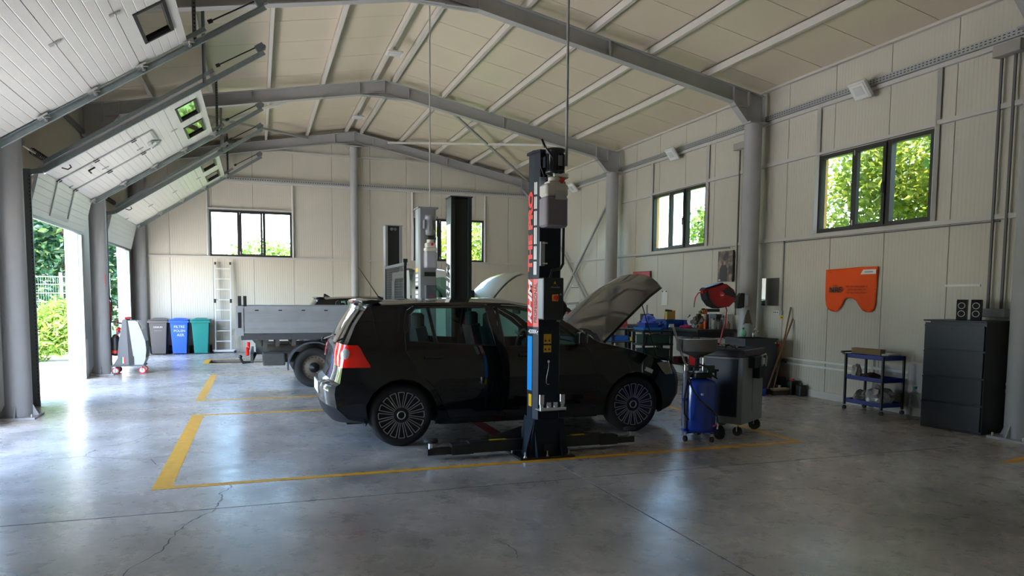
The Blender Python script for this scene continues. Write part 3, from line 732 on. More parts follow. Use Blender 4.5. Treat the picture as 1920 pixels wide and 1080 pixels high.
tree('leafy_tree', 'large leaved green tree close outside the near window of the right wall', 'tree', (10.0, 7.1, 0), cr2, M_leafB, 3.4, branches=((.3,.6,3.8),(-.4,-.3,3.5)))
cr3 = crown_mesh('foliage', 3, [(0,0,3.1,.7,.9,.75), (-.1,-1.1,3.5,.5,.5,.9)], 4200, .08, 1.6)
tree('leafy_tree', 'small green tree showing low in the far window of the right wall', 'tree', (10.3, 14.6, 0), cr3, M_leafB, 3.0, branches=((0,-1,3.5),))
# behind the back wall
cr4 = crown_mesh('foliage', 4, [(0,0,2.5,1.6,1.4,1.0), (1.9,.2,2.9,1.2,1.1,.9), (-2.0,.1,1.9,1.4,1.2,.9)], 9000, .10)
tree('distant_tree', 'low bushy tree top seen through the back window above the ladder', 'tree', (.4, 26.8, -.1), cr4, M_leafB, 2.2)
cr5 = crown_mesh('foliage', 5, [(0,0,2.9,1.2,1.2,1.1), (1.3,.2,4.2,1.0,1.2,1.9), (-1.6,0,2.6,1.2,1.1,.9)], 9000, .10)
tree('distant_tree', 'yellow green tree seen through the back window behind the lift posts', 'tree', (6.3, 25.0, 0), cr5, M_leafA, 3.0)
# beyond the yard fence
cr6 = crown_mesh('foliage', 6, [(0,0,4.4,2.2,1.6,2.4), (-1.6,.2,3.2,1.8,1.4,2.0), (1.5,.3,3.0,1.5,1.3,2.0), (.2,.1,1.8,2.0,1.2,1.5)], 15000, .12)
for i, (x, y, s, lb) in enumerate(((-4.9, 22.5, 1.0, 'dark green tree behind the mesh fence, seen through the middle door'), (-11.5, 23.4, 1.15, 'broad dark green tree behind the fence, left of the doorway view'), (-6.6, 29.5, 1.3, 'tall green tree farther behind the fence, seen through the far door'))):
    if i == 0: t0 = tree('leafy_tree', lb, 'tree', (x, y, 0), cr6, M_leafC, 4.0, .16)
    else: t = dup(t0, (x, y, 0), 1.7*i, lb); t.scale = (s, s, s)
cr7 = crown_mesh('foliage', 7, [(0,0,.55,1.0,.5,.55), (.6,.1,.8,.6,.4,.6), (-.7,0,.6,.7,.4,.6)], 5000, .06, 3.2, -.5)
for i, (x, y, lb) in enumerate(((-4.75, 18.55, 'pale feathery bush in front of the mesh fence, next to the door edge'), (-7.3, 18.5, 'light green bush in front of the fence, farther from the doorway'), (-4.6, 21.4, 'yellow green bush behind the fence end by the far door'))):
    if i == 0: t0 = tree('feathery_bush', lb, 'bush', (x, y, 0), cr7, M_leafB, .5, .02, group=None)
    else: dup(t0, (x, y, 0), 1.1*i, lb)
# ============================================================ VEHICLES
def lerp_tab(tab, z):
    if z <= tab[0][0]: return tab[0][1]
    for (a, va), (c, vc) in zip(tab, tab[1:]):
        if z <= c:
            t = (z-a)/(c-a); return va + (vc-va)*t
    return tab[-1][1]
def inside(p, poly):
    x, y = p; r = False; n = len(poly)
    for i in range(n):
        (x1, y1), (x2, y2) = poly[i], poly[i-1]
        if (y1 > y) != (y2 > y) and x < (x2-x1)*(y-y1)/(y2-y1)+x1: r = not r
    return r
def offset_poly(poly, d):
    n = len(poly); area = sum(poly[i][0]*poly[(i+1)%n][1]-poly[(i+1)%n][0]*poly[i][1] for i in range(n)); s = 1 if area > 0 else -1; out = []
    for i in range(n):
        a, b_, c = Vector(poly[i-1]), Vector(poly[i]), Vector(poly[(i+1)%n])
        d1 = (b_-a).normalized(); d2 = (c-b_).normalized(); n1 = Vector((d1.y, -d1.x))*s; n2 = Vector((d2.y, -d2.x))*s
        m_ = (n1+n2); m_ = m_/max(m_.length, .3); out.append(tuple(b_ + m_*d*min(1.6, 1/max(.3, m_.dot(n1)))))
    return out
def resample(poly, step):
    out = []
    for i in range(len(poly)):
        a, b_ = Vector(poly[i]), Vector(poly[(i+1) % len(poly)]); k = max(1, int((b_-a).length/step))
        for j in range(k): out.append(tuple(a+(b_-a)*j/k))
    return out
def side_patch(mb, outer, holes, fy, sides=(-1, 1), step=.07, thick=0.0):
    """triangulated patch of the flank: (x,z) outline with holes, pushed out to y=fy(x,z)"""
    loops = [resample(outer, step)] + [resample(h, step) for h in holes]
    vs = []; es = []
    for l in loops:
        b0 = len(vs); vs += l; es += [(b0+i, b0+(i+1) % len(l)) for i in range(len(l))]
    x0 = min(p[0] for p in outer); x1 = max(p[0] for p in outer); z0 = min(p[1] for p in outer); z1 = max(p[1] for p in outer)
    x = x0+step*.5
    while x < x1:
        z = z0+step*.5
        while z < z1:
            if inside((x, z), outer) and not any(inside((x, z), h) for h in holes):
                if min((p[0]-x)**2+(p[1]-z)**2 for l in loops for p in l) > (step*.45)**2: vs.append((x, z))
            z += step
        x += step
    r = delaunay_2d_cdt([Vector(v) for v in vs], es, [], 0, 1e-5)
    pv, pf = r[0], r[2]; keep = []
    for f in pf:
        c = (sum(pv[i][0] for i in f)/len(f), sum(pv[i][1] for i in f)/len(f))
        if inside(c, loops[0]) and not any(inside(c, l) for l in loops[1:]): keep.append(tuple(f))
    for s in sides:
        q = [(p[0], s*fy(p[0], p[1]), p[1]) for p in pv]
        mb.add(q, [f if s < 0 else tuple(reversed(f)) for f in keep], True)
    return mb
def cross_strips(mb, rows, i0, i1, fy, e=2.5, n=14, dy=0.0):
    g = []
    for k in range(i0, i1+1):
        xp, zp, xc, zc = rows[k][:4]; ee = rows[k][4] if len(rows[k]) > 4 else e; w_ = fy(xp, zp)-dy; row = []
        for j in range(n+1):
            t = -1 + 2*j/n; t = math.copysign(abs(t)**.75, t); q = 1-abs(t)**ee
            row.append((xp+(xc-xp)*q, w_*t, zp+(zc-zp)*q))
        g.append(row)
    vs = [p for r in g for p in r]; N = n+1; fs = []
    for a in range(len(g)-1):
        for j in range(n): fs.append((a*N+j, (a+1)*N+j, (a+1)*N+j+1, a*N+j+1))
    return mb.add(vs, fs, True)

M_paint = mat('black car paint', (0.004, 0.004, 0.005), 0.35, coat=1.0, spec=0.1)
M_bump = mat('dull black bumper plastic', (0.018, 0.018, 0.022), 0.5, spec=0.25)
M_cglass = glassy('dark tinted car glass', (0.50, 0.74, 0.70), .01, 1.5)
M_cglassR = glassy('tinted rear car glass', (0.35, 0.45, 0.43), .01, 1.55)
M_tyre = mat('tyre rubber', (0.018, 0.018, 0.018), 0.7, bump=.2, bscale=90)
M_wcover = mat('black wheel cover', (0.014, 0.014, 0.015), 0.3)
M_wedge = mat('worn silver spoke edge', (0.50, 0.50, 0.50), 0.35, .6)
M_seat = mat('charcoal seat cloth', (0.03, 0.03, 0.033), 0.9)
M_tail = mat('red tail lamp lens', (0.90, 0.010, 0.004), 0.12, coat=1.0, emis=None)
M_lampw = mat('silver lamp reflector', (0.9, 0.9, 0.93), 0.25, .2)
M_head = mat('yellowed headlamp lens', (0.42, 0.35, 0.22), 0.2, coat=.8)

def wheel(root, cx, cy, side, r=.317, wd=.205, nsp=16, parent_name='wheel'):
    """multi spoke wheel; side=-1 faces the viewer"""
    w_ = MB(); yo = cy; yi = cy - side*wd
    prof = [(r*.72, 0.012), (r*.76, 0.0), (r*.90, 0.004), (r*.985, .03), (r, .055), (r, wd-.055), (r*.985, wd-.03), (r*.9, wd-.004), (r*.72, wd-.01)]
    w_.lathe([(a, -side*h) for a, h in prof], (cx, yo, r), 'Y', 40, close=False)
    wh = w_.build(parent_name, M_tyre, root, world=False)
    d = MB(); d.lathe([(r*.74, -side*.014), (r*.71, -side*.022), (r*.35, -side*.03), (r*.17, -side*.016), (.001, -side*.014)], (cx, yo, r), 'Y', 32, close=False)
    d.build('wheel_cover', M_wcover, wh, world=False)
    sp = MB()
    for k in range(nsp):
        a0 = 2*pi*k/nsp
        for da, ri in ((-.135, .085), (.135, .085)):
            p = Vector((cx+cos(a0+da*.7)*r*.24, yo-side*.012, r+sin(a0+da*.7)*r*.24)); q = Vector((cx+cos(a0+da)*r*.72, yo-side*.004, r+sin(a0+da)*r*.72))
            sp.bar(p, q, .0065, .008, up=(0,1,0))
        pts = [Vector((cx+cos(a0+t)*r*.722, yo-side*.004, r+sin(a0+t)*r*.722)) for t in (-.135, 0, .135)]
        sp.bar(pts[0], pts[1], .007, .008, up=(0,1,0)); sp.bar(pts[1], pts[2], .007, .008, up=(0,1,0))
    sp.build('spokes', M_wedge, wh, world=False)
    h = MB(); h.lathe([(.043, -side*.01), (.043, side*.002), (.034, side*.003), (.034, -side*.012)], (cx, yo, r), 'Y', 24, close=False); h.build('hub_ring', M_wedge, wh, world=False)
    return wh

def hatchback(name, label, loc, hood_open=True, fin=False):
    root = thing(name, label, 'car', loc)
    WT = [(.18,.79),(.30,.845),(.50,.872),(.68,.878),(.84,.866),(.94,.845),(1.0,.822),(1.1,.78),(1.25,.70),(1.38,.628),(1.44,.58)]
    def fy(x, z):
        w_ = lerp_tab(WT, z)
        if x < .75: w_ *= 1 - .13*((.75-x)/.75)**2.2
        if x > 3.2: w_ *= 1 - .20*((x-3.2)/.8)**2.2
        for wx in (.75, 3.335):   # flare round the arches
            d = sqrt((x-wx)**2+(z-.32)**2)
            if d < .46: w_ += .012*(1-max(0, d-.36)/.10)*(1 if z > .2 else 0)
        return w_
    rows = [(.42,.25,.12,.22,3.5),(.24,.29,.05,.30,3.5),(.13,.40,.01,.43,3.5),(.11,.54,0,.57,3.5),(.12,.615,.01,.635,3.5),(.16,.645,.085,.66,3.2),
            (.175,.74,.12,.77,3.2),(.20,.90,.135,.92,3.2),(.235,1.0,.16,1.02,3),(.325,1.2,.265,1.21,2.6),(.425,1.345,.37,1.36,2.6),(.45,1.385,.40,1.43,2.6),
            (.95,1.425,.95,1.468),(1.5,1.437,1.5,1.487),(1.95,1.427,1.95,1.482),(2.26,1.375,2.22,1.437),(2.52,1.26,2.72,1.24),(2.86,1.035,3.14,1.02),(2.92,1.01,3.20,.995),
            (3.3,.925,3.55,.94),(3.66,.815,3.90,.86),(3.85,.72,4.06,.77,3.2),(3.92,.62,4.14,.66,3.2),(3.96,.52,4.18,.54,3.2),(3.95,.38,4.18,.38,3.2),(3.86,.25,4.10,.24,3.2)]
    def arch(cx, a0, a1, n=12, r=.362): return [(cx+cos(radians(a0+(a1-a0)*k/n))*r, .32+sin(radians(a0+(a1-a0)*k/n))*r) for k in range(n+1)]
    outer = [r[:2] for r in rows] + [(3.72,.2)] + arch(3.335, -18, 198) + arch(.75, -18, 198)
    outer = [p for p in outer]
    rd = [(1.775,.26),(1.24,.26),(1.17,.42),(1.07,.60),(.92,.74),(.80,.95),(.80,1.2),(.84,1.35),(.92,1.398),(1.775,1.41)]
    fd = [(1.785,.26),(2.86,.26),(2.86,.6),(2.80,.93),(2.70,1.05),(2.46,1.235),(2.2,1.365),(2.05,1.398),(1.785,1.41)]
    w1 = [(.845,1.05),(.865,1.30),(.93,1.365),(1.045,1.375),(1.09,1.03)]
    w2 = [(1.125,1.028),(1.08,1.377),(1.675,1.38),(1.735,.992)]
    w3 = [(1.835,.985),(1.815,1.375),(2.04,1.362),(2.18,1.335),(2.42,1.20),(2.62,1.06),(2.66,1.015),(2.62,.992)]
    b = MB(); side_patch(b, outer, [offset_poly(rd, .003), offset_poly(fd, .003)], fy)
    cross_strips(b, rows, 5, 8, fy); cross_strips(b, rows, 10, 15, fy, 2.4); cross_strips(b, rows, 20 if not hood_open else 21, 22, fy)
    # window surrounds at screen and tailgate edges come from the flank; shut the body below
    body = b.build('body', M_paint, root, world=False)
    for s in (-1, 1):
        d_ = MB(); side_patch(d_, offset_poly(rd, -.0015), [w1, w2], fy, sides=(s,)); d_.build('rear_door', M_paint, root, world=False)
        d_ = MB(); side_patch(d_, offset_poly(fd, -.0015), [w3], fy, sides=(s,)); d_.build('front_door', M_paint, root, world=False)
    for wv, nm in ((w1, 'quarter_glass'), (w2, 'rear_door_glass'), (w3, 'front_door_glass')):
        for s in (-1, 1):
            g_ = MB(); side_patch(g_, offset_poly(wv, .006), [], lambda x, z: fy(x, z)-.006, sides=(s,), step=.1); g_.build(nm, M_cglass, root, world=False)
    for wv in (w1, w2, w3):   # thin rubber frames
        for s in (-1,):
            t_ = MB(); q = resample(wv, .06); t_.tube([(p[0], s*(fy(*p)+.002), p[1]) for p in q], .005, 5, closed=True); t_.build('window_seal', M_black, root, world=False)
    b = MB(); cross_strips(b, rows, 2, 5, fy); rb_ = b.build('rear_bumper', M_paint, root, world=False)
    b = MB(); cross_strips(b, rows, 0, 2, fy); side_patch(b, [(.135,.41),(.25,.44),(.397,.45),(.42,.255),(.24,.295)], [], lambda x, z: fy(x, z)+.003, step=.05); b.build('lower_valance', M_bump, rb_, world=False)
    b = MB(); cross_strips(b, rows, 22, 25, fy); b.build('front_bumper', M_bump, root, world=False)
    b = MB(); cross_strips(b, rows, 8, 10, fy, dy=.03); b.build('rear_window', M_cglassR, root, world=False)
    b = MB(); cross_strips(b, rows, 15, 17, fy, dy=.035); b.build('windscreen', M_cglass, root, world=False)
    b = MB(); cross_strips(b, rows, 17, 18, fy); b.build('cowl', M_black, root, world=False)
    # bonnet
    hb = MB(); g = []
    for k in range(18, 22):
        xp, zp, xc, zc = rows[k][:4]; xc = min(xc, xp+.16); w_ = fy(xp, zp)-.045; row = []
        for j in range(15):
            t = -1+2*j/14; t = math.copysign(abs(t)**.75, t); q = 1-abs(t)**2.6; row.append(Vector((xp+(xc-xp)*q, w_*t, zp+(zc-zp)*q)))
        g.append(row)
    # refine along the length
    fine = []
    for a, c in zip(g, g[1:]):
        for k in range(4): fine.append([p.lerp(q, k/4) for p, q in zip(a, c)])
    fine.append(g[-1])
    piv = Vector((3.0, 0, 1.0)); Mr = Matrix.Translation(piv+Vector((0.02,0,.06))) @ Matrix.Rotation(-radians(57 if hood_open else 0), 4, 'Y') @ Matrix.Translation(-piv)
    if not hood_open: Mr = Matrix.Identity(4)
    top = [Mr @ p for r in fine for p in r]; N = 15; R_ = len(fine)
    nrm = (Mr.to_3x3() @ Vector((0,0,1)))
    bot = [p - nrm*.03 for p in top]
    fs = []
    for a in range(R_-1):
        for j in range(N-1): fs.append((a*N+j, (a+1)*N+j, (a+1)*N+j+1, a*N+j+1))
    K = len(top); hb.add(top, fs, True)
    hb.add(top+bot, [tuple(reversed([i+K for i in f])) for f in fs], True)
    edge = []
    for j in range(N-1): edge += [(j+1, j, K+j, K+j+1), ((R_-1)*N+j, (R_-1)*N+j+1, K+(R_-1)*N+j+1, K+(R_-1)*N+j)]
    for a in range(R_-1): edge += [(a*N, (a+1)*N, K+(a+1)*N, K+a*N), ((a+1)*N+N-1, a*N+N-1, K+a*N+N-1, K+(a+1)*N+N-1)]
    hb.add(top+bot, edge)
    hood = hb.build('bonnet', M_paint, root, world=False)
    if hood_open:
        rib = MB()   # stamped inner frame on the underside
        def U_(u, t): 
            r0 = fine[min(R_-1, int(u*(R_-1)))][7+int(round(t*6))]; return (Mr @ r0) - nrm*.036
        for a, c in (((.05,-.95),(.95,-.9)),((.05,.95),(.95,.9)),((.05,-.9),(.05,.9)),((.93,-.9),(.93,.9)),((.1,-.1),(.9,-.75)),((.1,.1),(.9,.75)),((.5,-.5),(.5,.5))):
            rib.bar(U_(*a), U_(*c), .05, .016, up=nrm)
        rib.build('bonnet_frame', M_black, hood, world=False)
        st = MB(); p = Mr @ fine[7][1]; st.cyl((3.80, -.55, .80), p, .006, n=6); st.build('bonnet_stay', M_blackm, root, world=False)
        en = MB()   # engine bay: tray, engine cover, battery, reservoir, slam panel
        en.box(2.95, 3.95, -.62, .62, .45, .55).box(2.9, 2.96, -.66, .66, .5, .93).box(2.96, 3.7, .55, .66, .5, .80).box(2.96, 3.7, -.66, -.58, .5, .80)
        en.build('engine_bay', M_black, root, world=False)
        e2 = MB(); e2.rnd(3.15, 3.65, -.3, .25, .55, .80, .04); e2.build('engine_cover', M_blackm, root, world=False)
        e2 = MB(); e2.rnd(3.25, 3.45, .32, .55, .55, .80, .01); e2.build('battery', mat('battery grey', (.08,.08,.09), .5), root, world=False)
        e2 = MB(); e2.cyl((3.15, -.48, .55), (3.15, -.48, .84), .06, n=14); e2.build('coolant_reservoir', M_white, root, world=False)
        e2 = MB(); e2.box(3.86, 3.92, -.6, .6, .68, .76); e2.build('slam_panel', M_blackm, root, world=False)
        fl_ = MB()   # bright fender channel where the bonnet shuts
        for a, c in zip(rows[18:21], rows[19:22]): fl_.bar((a[0], -fy(a[0], a[1])+.035, a[1]+.002), (c[0], -fy(c[0], c[1])+.035, c[1]+.002), .012, .006)
        fl_.build('fender_channel', M_alu, root, world=False)
    # grille, headlamps
    gr = MB(); cross_strips(gr, [(r[0]+.004, r[1], r[2]+.006, r[3], 3.2) for r in rows[21:23]], 0, 1, lambda x, z: .42); gr.build('grille', M_black, root, world=False)
    for s in (-1, 1):
        h = MB(); q = []
        for k, (z, x0) in enumerate(((.775, 3.62), (.73, 3.66), (.68, 3.70), (.635, 3.76))):
            xp = 3.80 + (.775-z)*.55; row = []
            for t in range(4): x = x0+(xp-x0)*t/3; row.append((x, s*(fy(x, z)+.010), z))
            for t in range(1, 5): u = t/4*.30; row.append((xp+.115*(t/4)**.7+.008, s*(fy(xp, z)*(1-u)), z+.008*t))
            q.append(row)
        n_ = len(q[0]); vs = [p for r in q for p in r]; f_ = [(a*n_+j, a*n_+j+1, (a+1)*n_+j+1, (a+1)*n_+j) for a in range(3) for j in range(n_-1)]
        h.add(vs, f_ if s > 0 else [tuple(reversed(f)) for f in f_], True); h.build('headlamp', M_head, root, world=False)
    # side repeater chip and bits of tape as seen on the wing
    MB().bar((3.46, -fy(3.46,.70)-.004, .715), (3.56, -fy(3.56,.66)-.004, .675), .045, .006, up=(0,1,0)).build('side_marker', M_white, root, world=False)
    # tail lamps wrapping the corner
    def PC(z):
        for a, c in zip(rows[5:9], rows[6:9]):
            if a[1] <= z <= c[1]: t = (z-a[1])/(c[1]-a[1]); return [a[i]+(c[i]-a[i])*t for i in range(4)]
        return list(rows[8][:4])
    for s in (-1, 1):
        h = MB(); q = []
        for z, xr, tw in ((.80, .45, .70), (.825, .445, .58), (.88, .41, .50), (.93, .385, .48), (.985, .36, .50), (1.015, .335, .58)):
            xp, zp, xc, zc = PC(z); row = []
            for t in range(5): x = xr+(xp-xr)*t/4; row.append((x, s*(fy(x, z)+(.010 if 0 < t else .001)), z))
            for t in range(1, 6):
                tt = 1-(1-tw)*t/5; gq = 1-tt**3.2; row.append((xp+(xc-xp)*gq-(.014 if t < 5 else .002), s*(fy(xp, z)*tt+.004), z+(zc-zp)*gq))
            q.append(row)
        n_ = len(q[0]); vs = [p for r in q for p in r]; f_ = [(a*n_+j, a*n_+j+1, (a+1)*n_+j+1, (a+1)*n_+j) for a in range(5) for j in range(n_-1)]
        h.add(vs, f_ if s < 0 else [tuple(reversed(f)) for f in f_], True); tl = h.build('tail_lamp', M_tail, root, world=False)
        xp, zp, xc, zc = PC(.91)
        c = MB(); c.sphere((xp+.022, s*(fy(xp, .91)-.020), .915), .072, 20, (.75, .62, 1)); c.build('reverse_lamp', M_lampw, tl, world=False)
    # spoiler, wiper, plate, mirrors, handles, antenna
    sp = MB(); g = []
    for xo, zo in ((.62,1.447),(.50,1.455),(.405,1.440),(.41,1.424),(.50,1.405)):
        g.append([(xo - .035*(1-abs(t)**2), .60*t, zo + .014*(1-abs(t)**2)) for t in [-1+2*j/12 for j in range(13)]])
    vs = [p for r in g for p in r]; sp.add(vs, [(a*13+j, a*13+j+1, (a+1)*13+j+1, (a+1)*13+j) for a in range(4) for j in range(12)], True)
    sp.add([g[k][0] for k in range(5)], [(0,1,2,3,4)]); sp.add([g[k][12] for k in range(5)], [(4,3,2,1,0)])
    so_ = sp.build('spoiler', M_paint, root, world=False)
    MB().rbox((.372, 0, 1.437), (.012, .34, .014)).build('brake_lamp', M_tail, so_, world=False)
    wp = MB(); wp.cyl((.12, 0, 1.02), (.06, 0, 1.035), .025, n=12).bar((.08, 0, 1.035), (.16, -.38, 1.10), .02, .012); wp.build('rear_wiper', M_black, root, world=False)
    MB().rbox((.0, 0, .55), (.012, .52, .115)).build('number_plate', M_white, root, world=False)
    for s in (-1, 1):
        m_ = MB(); m_.rnd(2.60, 2.70, min(s*.86, s*1.02), max(s*.86, s*1.02), 1.0, 1.13, .04, 3).bar((2.66, s*.80, 1.0), (2.66, s*.88, 1.03), .05, .03); mm = m_.build('wing_mirror', M_paint, root, world=False)
        MB().box(2.594, 2.60, min(s*.88, s*1.0), max(s*.88, s*1.0), 1.015, 1.115).build('mirror_glass', M_chrome, mm, world=False)
        for x, z in ((1.0, .895), (2.0, .90)):
            h = MB(); h.rnd(x-.02, x+.17, min(s*.87, s*.905), max(s*.87, s*.905), z-.015, z+.015, .012); h.build('door_handle', M_paint, root, world=False)
    if fin: a = MB(); a.prism([(.62,1.455),(.78,1.455),(.66,1.53),(.63,1.53)], 'Y', -.02, .02)
    else: a = MB(); a.tube([(.70,.0,1.455),(.655,0,1.49)], [.022,.008], 8); a.tube([(.665,0,1.48),(.45,0,1.80)], [.006,.0028], 6)
    a.build('antenna', M_black, root, world=False)
    # floor pan, inner wheel wells, seats, dash
    u = MB(); u.box(.25, 3.9, -.55, .55, .20, .30).box(1.15, 2.93, -.76, .76, .19, .30).box(.3, .42, -.7, .7, .3, .9); 
    for cx in (.75, 3.335):
        for s in (-1, 1):
            p = [(cx+cos(radians(a))*.375, .32+sin(radians(a))*.375) for a in range(-15, 196, 15)]
            vs = [(x, s*.50, z) for x, z in p] + [(x, s*.835, z) for x, z in p]; n_ = len(p)
            u.add(vs, [(i, i+1, n_+i+1, n_+i) for i in range(n_-1)], True); u.add([(x, s*.5, z) for x, z in p], [tuple(range(n_))])
    u.build('underbody', M_black, root, world=False)
    for x, ys in ((1.95, (-.36, .36)), (1.15, (-.36, .36))):
        for y in ys:
            s_ = MB(); s_.rnd(x, x+.48, y-.24, y+.24, .38, .55, .05); s_.add([], [])
            s_.rbox((x-.07, y, .85), (.13, .46, .66), (0, -.22, 0), .85); s_.build('seat', M_seat, root, world=False)
            MB().rnd(x-.19, x-.08, y-.13, y+.13, 1.12, 1.32, .05, 3).build('headrest', M_seat, root, world=False)
    s_ = MB(); s_.rnd(2.55, 2.9, -.7, .7, .75, .98, .08, 3); s_.build('dashboard', M_black, root, world=False)
    s_ = MB(); s_.tube([(2.45+.09*cos(t)*.4, .36+.18*sin(t), .93+.17*cos(t)) for t in [2*pi*k/18 for k in range(18)]], .014, 6, closed=True); s_.build('steering_wheel', M_black, root, world=False)
    MB().rbox((2.25, 0, 1.33), (.02, .22, .06)).build('rear_view_mirror', M_black, root, world=False)
    for cx in (.75, 3.335):
        for s in (-1, 1): wheel(root, cx, s*.845, s)
    return root
hatchback('hatchback_car', 'glossy black five door hatchback with raised bonnet parked behind the dark lift post', (.57, 7.9, 0))
hatchback('hatchback_car', 'dark car over the inspection pit, mostly hidden behind the flatbed truck', (.82, 17.4, 0), hood_open=False, fin=True)

# ------------------------------------------------------------ flatbed truck
tk = thing('flatbed_truck', 'flatbed truck with grey aluminium drop sides and its white bonnet raised', 'truck', (-.33, 13.0, 0))
M_side = mat('dull aluminium drop side', (0.42, 0.44, 0.46), 0.42, .35, noise=.15, nscale=6)
M_under = mat('dusty chassis steel', (0.10, 0.095, 0.085), 0.7, noise=.35, nscale=12)
M_van = mat('white van paint', (0.62, 0.64, 0.62), 0.3, coat=.6, noise=.03)
for y, s in ((12.0, -1), (13.96, 1)):
    sd = MB(); sd.box(-.22, 2.25, y, y+.035, .90, 1.305)
    for z in (.93, .97, 1.06, 1.10, 1.14, 1.18, 1.22): sd.box(-.18, 2.22, y+(-.022 if s < 0 else .035), y+(0 if s < 0 else .057), z, z+.014)
    sd.box(-.22, 2.25, y-.012, y+.047, 1.285, 1.315).box(-.22, 2.25, y-.012, y+.047, .895, .925)
    ds = sd.build('drop_side', M_side, tk)
    if s < 0:
        for x in (-.05, .30, .65, 1.0, 1.5): MB().box(x, x+.055, y-.02, y-.01, 1.245, 1.262).build('catch', M_black, ds)
        for x in (.02, .33, .98, 1.4): MB().cyl((x, y-.03, .88), (x+.05, y-.03, .88), .012, n=8).build('hinge', M_under, ds)
rp = MB(); rp.box(-.33, -.22, 11.98, 12.06, .86, 1.32).box(-.33, -.22, 13.92, 14.0, .86, 1.32); rp.build('corner_post', M_side, tk)
MB().box(-.30, -.255, 11.968, 11.98, .98, 1.22).build('latch', M_black, tk)
MB().box(-.31, -.27, 12.06, 13.92, .90, 1.31).build('tailboard', M_side, tk)
MB().box(-.26, 2.25, 12.03, 13.93, .86, .90).build('bed_floor', M_under, tk)
MB().box(-.26, 2.25, 11.99, 12.05, .79, .89).box(-.26, 2.25, 13.91, 13.97, .79, .89).box(-.26, -.2, 12.0, 13.95, .79, .86).build('bed_beam', mat('dark bed beam', (.07,.07,.075), .6), tk)
for x in (-.30, -.22): MB().rbox((x+.02, 12.4, 1.39), (.05, .05, .17)).build('stake', M_black, tk)
MB().box(-.05, 4.4, 12.55, 12.63, .52, .68).box(-.05, 4.4, 13.37, 13.45, .52, .68).build('chassis_rail', M_under, tk)
for x in (-.02, .25, .5, 1.2, 1.7): MB().box(x, x+.06, 12.08, 13.9, .68, .80).build('cross_member', M_under, tk)
MB().prism([(-.1,.78),(.15,.78),(.1,.62),(.0,.66)], 'Y', 12.1, 12.14).build('bracket', M_under, tk)
MB().cyl((.15, 12.35, .50), (.95, 12.35, .46), .09, n=14).build('exhaust', mat('rusty exhaust', (.14,.12,.10), .7, noise=.4), tk)
MB().rnd(.05, .40, 12.2, 12.6, .36, .56, .03).build('storage_box', M_under, tk)
tl = MB(); tl.box(-.13, -.09, 12.05, 13.95, .42, .56); tl.build('bumper_beam', M_under, tk)
for y in (12.25, 13.6): MB().rnd(-.20, -.15, y, y+.14, .52, .66, .02).build('tail_lamp', M_tail, tk)
hk = MB(); hk.tube([(-.05, 13.0, .52), (-.12, 13.0, .36), (-.26, 13.0, .35), (-.30, 13.0, .42)], .025, 8); hk.sphere((-.30, 13.0, .45), .032, 12); hk.build('tow_hook', M_black, tk)
def truck_wheel(cx, y, s, r=.325):
    w_ = MB(); w_.lathe([(a, -s*h) for a, h in ((r*.60,.02),(r*.72,0),(r*.92,.004),(r*.985,.03),(r,.06),(r,.15),(r*.985,.18),(r*.6,.2))], (cx, y, r), 'Y', 36, close=False)
    wh = w_.build('wheel', M_tyre, tk)
    MB().lathe([(r*.61, -s*.015), (r*.58, -s*.04), (r*.40, -s*.05), (r*.36, -s*.02), (.0, -s*.02)], (cx, y, r), 'Y', 28, close=False).build('steel_rim', mat('rusty brown rim', (.13,.10,.075), .6, noise=.4, nscale=30), wh)
    h = MB()
    for k in range(18): a = 2*pi*k/18; h.cyl((cx+cos(a)*r*.5, y-s*.043, r+sin(a)*r*.5), (cx+cos(a)*r*.5, y-s*.051+s*.009, r+sin(a)*r*.5), .011, n=8)
    h.build('rim_hole', M_black, wh, kind='stuff')
    MB().lathe([(.085, -s*.02), (.08, s*.0), (.03, s*.012), (.028, s*.03), (.0, s*.032)], (cx, y, r), 'Y', 20, close=False).build('hub_cap', M_black, wh)
for y, s in ((12.06, -1), (13.92, 1)):
    truck_wheel(.84, y, s); truck_wheel(3.85, y, s)
    fd_ = MB(); a_ = [(.84+cos(radians(q))*.42, .33+sin(radians(q))*.42) for q in range(5, 186, 12)]; o_2 = [(.84+cos(radians(q))*.395, .33+sin(radians(q))*.395) for q in range(5, 186, 12)]
    for k in range(len(a_)-1): fd_.prism([a_[k], a_[k+1], o_2[k+1], o_2[k]], 'Y', y-s*.24, y+s*.02)
    fd_.build('mudguard', mat('scuffed mudguard', (.09,.10,.12), .5, noise=.3), tk)
# headboard frame with wrapped net
hd = MB(); hd.box(2.30, 2.345, 12.02, 12.065, .9, 2.06).box(2.30, 2.345, 13.9, 13.945, .9, 2.06).box(2.30, 2.345, 12.0, 13.95, 2.0, 2.05).box(2.30, 2.345, 12.0, 13.95, .92, .97)
hb_ = hd.build('headboard', M_blackm, tk)
nt_ = MB()
y = 12.1
while y < 13.9: nt_.cyl((2.322, y, .97), (2.322, y, 2.0), .003, n=4, caps=False); y += .045
z = 1.0
while z < 2.0: nt_.cyl((2.322, 12.06, z), (2.322, 13.9, z), .003, n=4, caps=False); z += .045
nt_.build('wire_net', mat('dark net wire', (.05,.05,.05), .5), hb_, kind='stuff')
MB().rbox((2.322, 12.03, 2.08), (.07, .07, .06)).build('post_cap', M_black, hb_)
